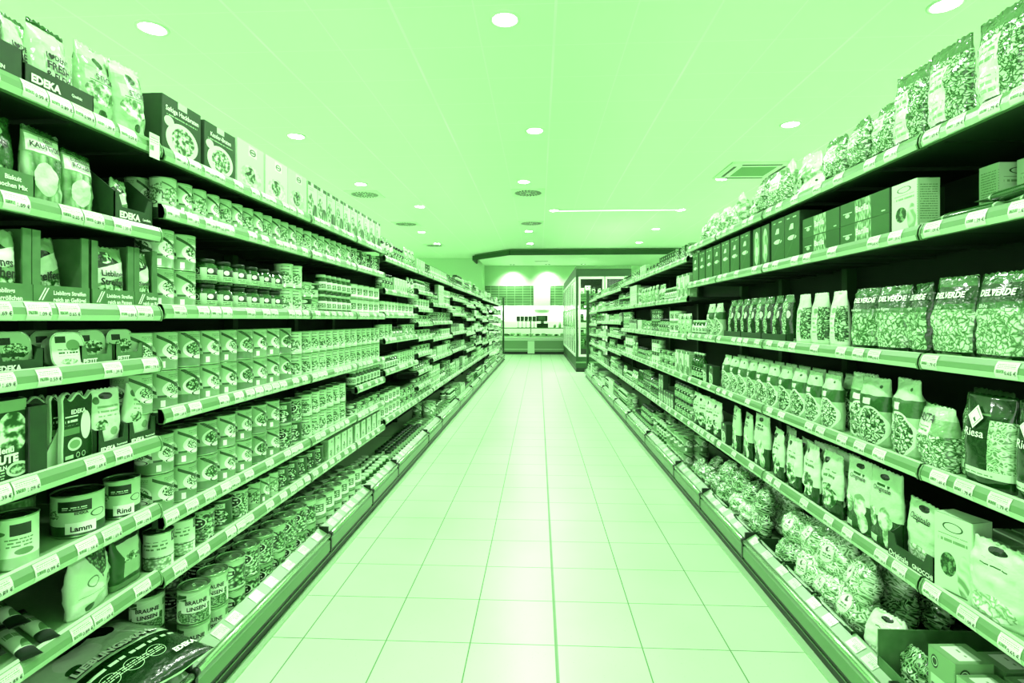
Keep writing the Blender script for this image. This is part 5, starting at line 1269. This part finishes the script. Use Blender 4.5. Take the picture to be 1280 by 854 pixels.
b = MB(); b.box(cx0, cx1, .05, .85, .66, .70); obj('display_deck', b.mesh('display_deck', [M['white']]), root)
b = MB(); b.box(cx0, cx1, .55, 1.05, .96, 1.0); obj('worktop', b.mesh('worktop', [M['counter']]), root)
for x0, x1 in ((cx0 + .1, -.33), (-.27, cx1 - .1)):
    b = MB(); pr = []
    for i in range(7):
        a = i / 6; pr.append((-.05 + .42 * (1 - math.cos(a * PI / 2)), .66 + .62 * math.sin(a * PI / 2)))
    outl = pr + [(y + .008, z - .008) for y, z in reversed(pr)]
    prism_x(b, outl, x0, x1); obj('glass_pane', b.mesh('glass_pane', [glass]), root)
for x in (cx0 + .08, -.30, cx1 - .08):
    b = MB(); b.box(x - .02, x + .02, -.02, .0, .66, 1.0); b.box(x - .02, x + .02, -.02, .4, 1.26, 1.29); b.tube((x, -.01, 1.0), (x, .38, 1.28), .02, 8); obj('glass_bracket', b.mesh('glass_bracket', [M['counter']]), root)
random.seed(3)
for i in range(14):
    x = cx0 + .25 + i * .24; b = MB(); hh = random.uniform(.06, .12); b.lathe([(.07, 0), (.10, hh * .3), (.09, hh * .8), (.04, hh)], 12)
    m_ = M[random.choice(['pale_card', 'mid_card', 'pale_card', 'white'])]
    o = obj('deli_item', b.mesh('deli_item', [m_]), None, (x, 20.95 + random.uniform(-.06, .1), .701)); tag(o, 'small mound of fresh goods inside the glass counter', 'food', 'fresh goods in the counter')
for i in range(9):
    b = MB(); b.box(-.04, .04, -.003, .003, 0, .05); b.box(-.045, .045, -.01, .01, -.002, .004)
    o = obj('counter_sign', b.mesh('counter_sign', [M['dark_card']]), None, (cx0 + .35 + i * .36, 20.80, .704)); tag(o, 'tiny dark sign standing inside the glass counter', 'sign', 'small signs in the counter')
# things on the counter
b = MB(); b.box(-.22, .22, -.15, .15, 0, .16); b.box(-.06, .06, -.04, .04, .16, .30); b.box(-.24, .20, -.02, .02, .26, .46)
o = obj('scale', b.mesh('scale', [M['dark_card']]), None, (.14, 21.4, 1.001)); tag(o, 'dark counter scale with raised display behind the glass', 'scale')
b = MB(); b.box(-.16, .12, -.025, -.02, .30, .43); obj('display', b.mesh('display', [M['mid_card']]), o)
for i in range(5):
    b = MB(); b.box(-.07, .07, -.01, .01, .25, .44); b.box(-.01, .01, -.01, .01, 0, .25); b.box(-.05, .05, -.05, .05, 0, .01)
    o = obj('sign_board', b.mesh('sign_board', [M['post']]), None, (-.80 + i * .155, 21.35, 1.001)); tag(o, 'small dark sign board standing in a row on the counter', 'sign', 'row of signs on the counter')
for i, (x, h_) in enumerate(((.62, .14), (.82, .2), (1.0, .10))):
    b = MB(); b.lathe([(.05, 0), (.055, h_ * .5), (.03, h_)], 12); o = obj('container', b.mesh('container', [M['pale_card']]), None, (x, 21.4, 1.001)); tag(o, ['low', 'tall', 'smallest'][i] + ' pale container on the counter right of the scale', 'container')

# ------------------------------------------------------------------ tall cooler with glass doors
FX0, FX1, FY0, FY1, FH = .93, 2.3, 13.75, 20.5, 2.64
root = obj('glass_door_cooler', None, None, (0, 0, 0)); tag(root, 'tall upright cooler with glass doors behind the right shelves', 'cooler')
b = MB(); b.box(FX0, FX1, FY0, FY1, 2.38, FH, 0, 0, 2); b.box(FX0, FX1, FY0 - .02, FY0, 2.57, FH, 1); obj('header', b.mesh('header', [M['canopy'], M['fascia'], M['pale']]), root)  # pale top added as a reflector to brighten the ceiling above
b = MB(); b.box(FX0, FX1, FY0, FY1, 0, .10, 1); b.box(FX0, FX1, FY0 - .01, FY1, .10, .38, 0); b.box(FX0 - .005, FX1, FY0 - .02, FY0 - .01, .22, .26, 2); obj('base', b.mesh('base', [M['canopy'], M['black'], M['rail']]), root)
b = MB(); b.box(FX1 - .5, FX1, FY0 + .55, FY1, .38, 2.38); obj('back_panel', b.mesh('back_panel', [M['back']]), root)
b = MB(); b.box(FX0, FX0 + .05, FY0, FY0 + .05, .1, 2.4); obj('corner_post', b.mesh('corner_post', [M['canopy']]), root)
def gdoor(p0, p1):
    """a framed glass door between two floor points"""
    (x0, y0), (x1, y1) = p0, p1; L = math.hypot(x1 - x0, y1 - y0); a = math.atan2(y1 - y0, x1 - x0)
    f = MB(); f.box(0, .05, -.02, .02, .38, 2.38); f.box(L - .05, L, -.02, .02, .38, 2.38); f.box(0.05, L - .05, -.02, .02, .38, .44); f.box(.05, L - .05, -.02, .02, 2.32, 2.38)
    d = obj('door', f.mesh('door', [M['pale']]), root, (x0, y0, 0), (0, 0, a))
    gg = MB(); gg.box(.05, L - .05, -.006, .006, .44, 2.32); obj('pane', gg.mesh('pane', [glass]), d)
    h_ = MB(); h_.tube((L - .08, -.05, 1.1), (L - .08, -.05, 1.6), .012, 8); h_.box(L - .085, L - .075, -.05, -.02, 1.12, 1.14); h_.box(L - .085, L - .075, -.05, -.02, 1.56, 1.58); obj('handle', h_.mesh('handle', [M['chrome']]), d)
n = 8; st_ = (FY1 - FY0 - .1) / n
for i in range(n): gdoor((FX0, FY0 + .06 + (i + 1) * st_), (FX0, FY0 + .06 + i * st_))
gdoor((FX0 + .06, FY0), (FX0 + .70, FY0)); gdoor((FX0 + .72, FY0), (FX1 - .02, FY0))
b = MB(); b.box(FX0 + .705, FX0 + .72, FY0 - .02, FY0 + .02, .38, 2.38); obj('mullion', b.mesh('mullion', [M['post']]), root)
for z in (.62, .95, 1.28, 1.60, 1.95):
    s_ = MB(); s_.box(FX0 + .08, FX1 - .05, FY0 + .08, FY0 + .52, z - .02, z); s_.box(FX0 + .08, FX1 - .05, FY0 + .06, FY0 + .08, z - .045, z + .01, 1); obj('shelf', s_.mesh('shelf', [M['black'], M['rail']]), root)
    for i in range(8):
        x = FX0 + .16 + i * .145; hmax = .24
        k = K[random.choice(['smallbox', 'jar2', 'pouch', 'smalltin', 'jar3', 'darkbox'])]
        put(random.choice(k['p']), (x, FY0 + .16, z + .001), random.uniform(-.1, .1), f'{k["desc"]} behind the glass of the tall cooler, {["lowest", "second", "third", "fourth", "top"][[.62, .95, 1.28, 1.60, 1.95].index(z)]} level', k['cat'], f'{k["desc"]}s in the cooler {z}', scale=(1.2, 1, 1.25))
ld = bpy.data.lights.new('cooler_lamp', 'AREA'); ld.shape = 'RECTANGLE'; ld.size = 1.2; ld.size_y = .05; ld.energy = 25; ld.color = (.93, 1, .9)
lo = bpy.data.objects.new('cooler_lamp', ld); COL.objects.link(lo); lo.parent = root; lo.location = (FX0 + .7, FY0 + .06, 2.36); lo.rotation_euler = (math.radians(20), 0, 0)

# ------------------------------------------------------------------ camera, sky, exposure
cam = bpy.data.cameras.new('camera'); co = bpy.data.objects.new('camera', cam); COL.objects.link(co)
cam.sensor_width = 36; cam.lens = 685 / 1280 * 36; cam.shift_y = -27 / 1280; cam.clip_start = .02
co.location = (0, 0, EYE); co.rotation_euler = (PI / 2, 0, math.atan(33.5 / 685))
sc.camera = co
w = bpy.data.worlds.new('world'); sc.world = w; w.use_nodes = True
w.node_tree.nodes['Background'].inputs[0].default_value = (.8, 1, .76, 1); w.node_tree.nodes['Background'].inputs[1].default_value = 2.2
sc.view_settings.view_transform = 'Standard'; sc.view_settings.look = 'None'; sc.view_settings.gamma = 1; sc.view_settings.exposure = 0
try: sc.view_settings.use_curve_mapping = False
except Exception: pass
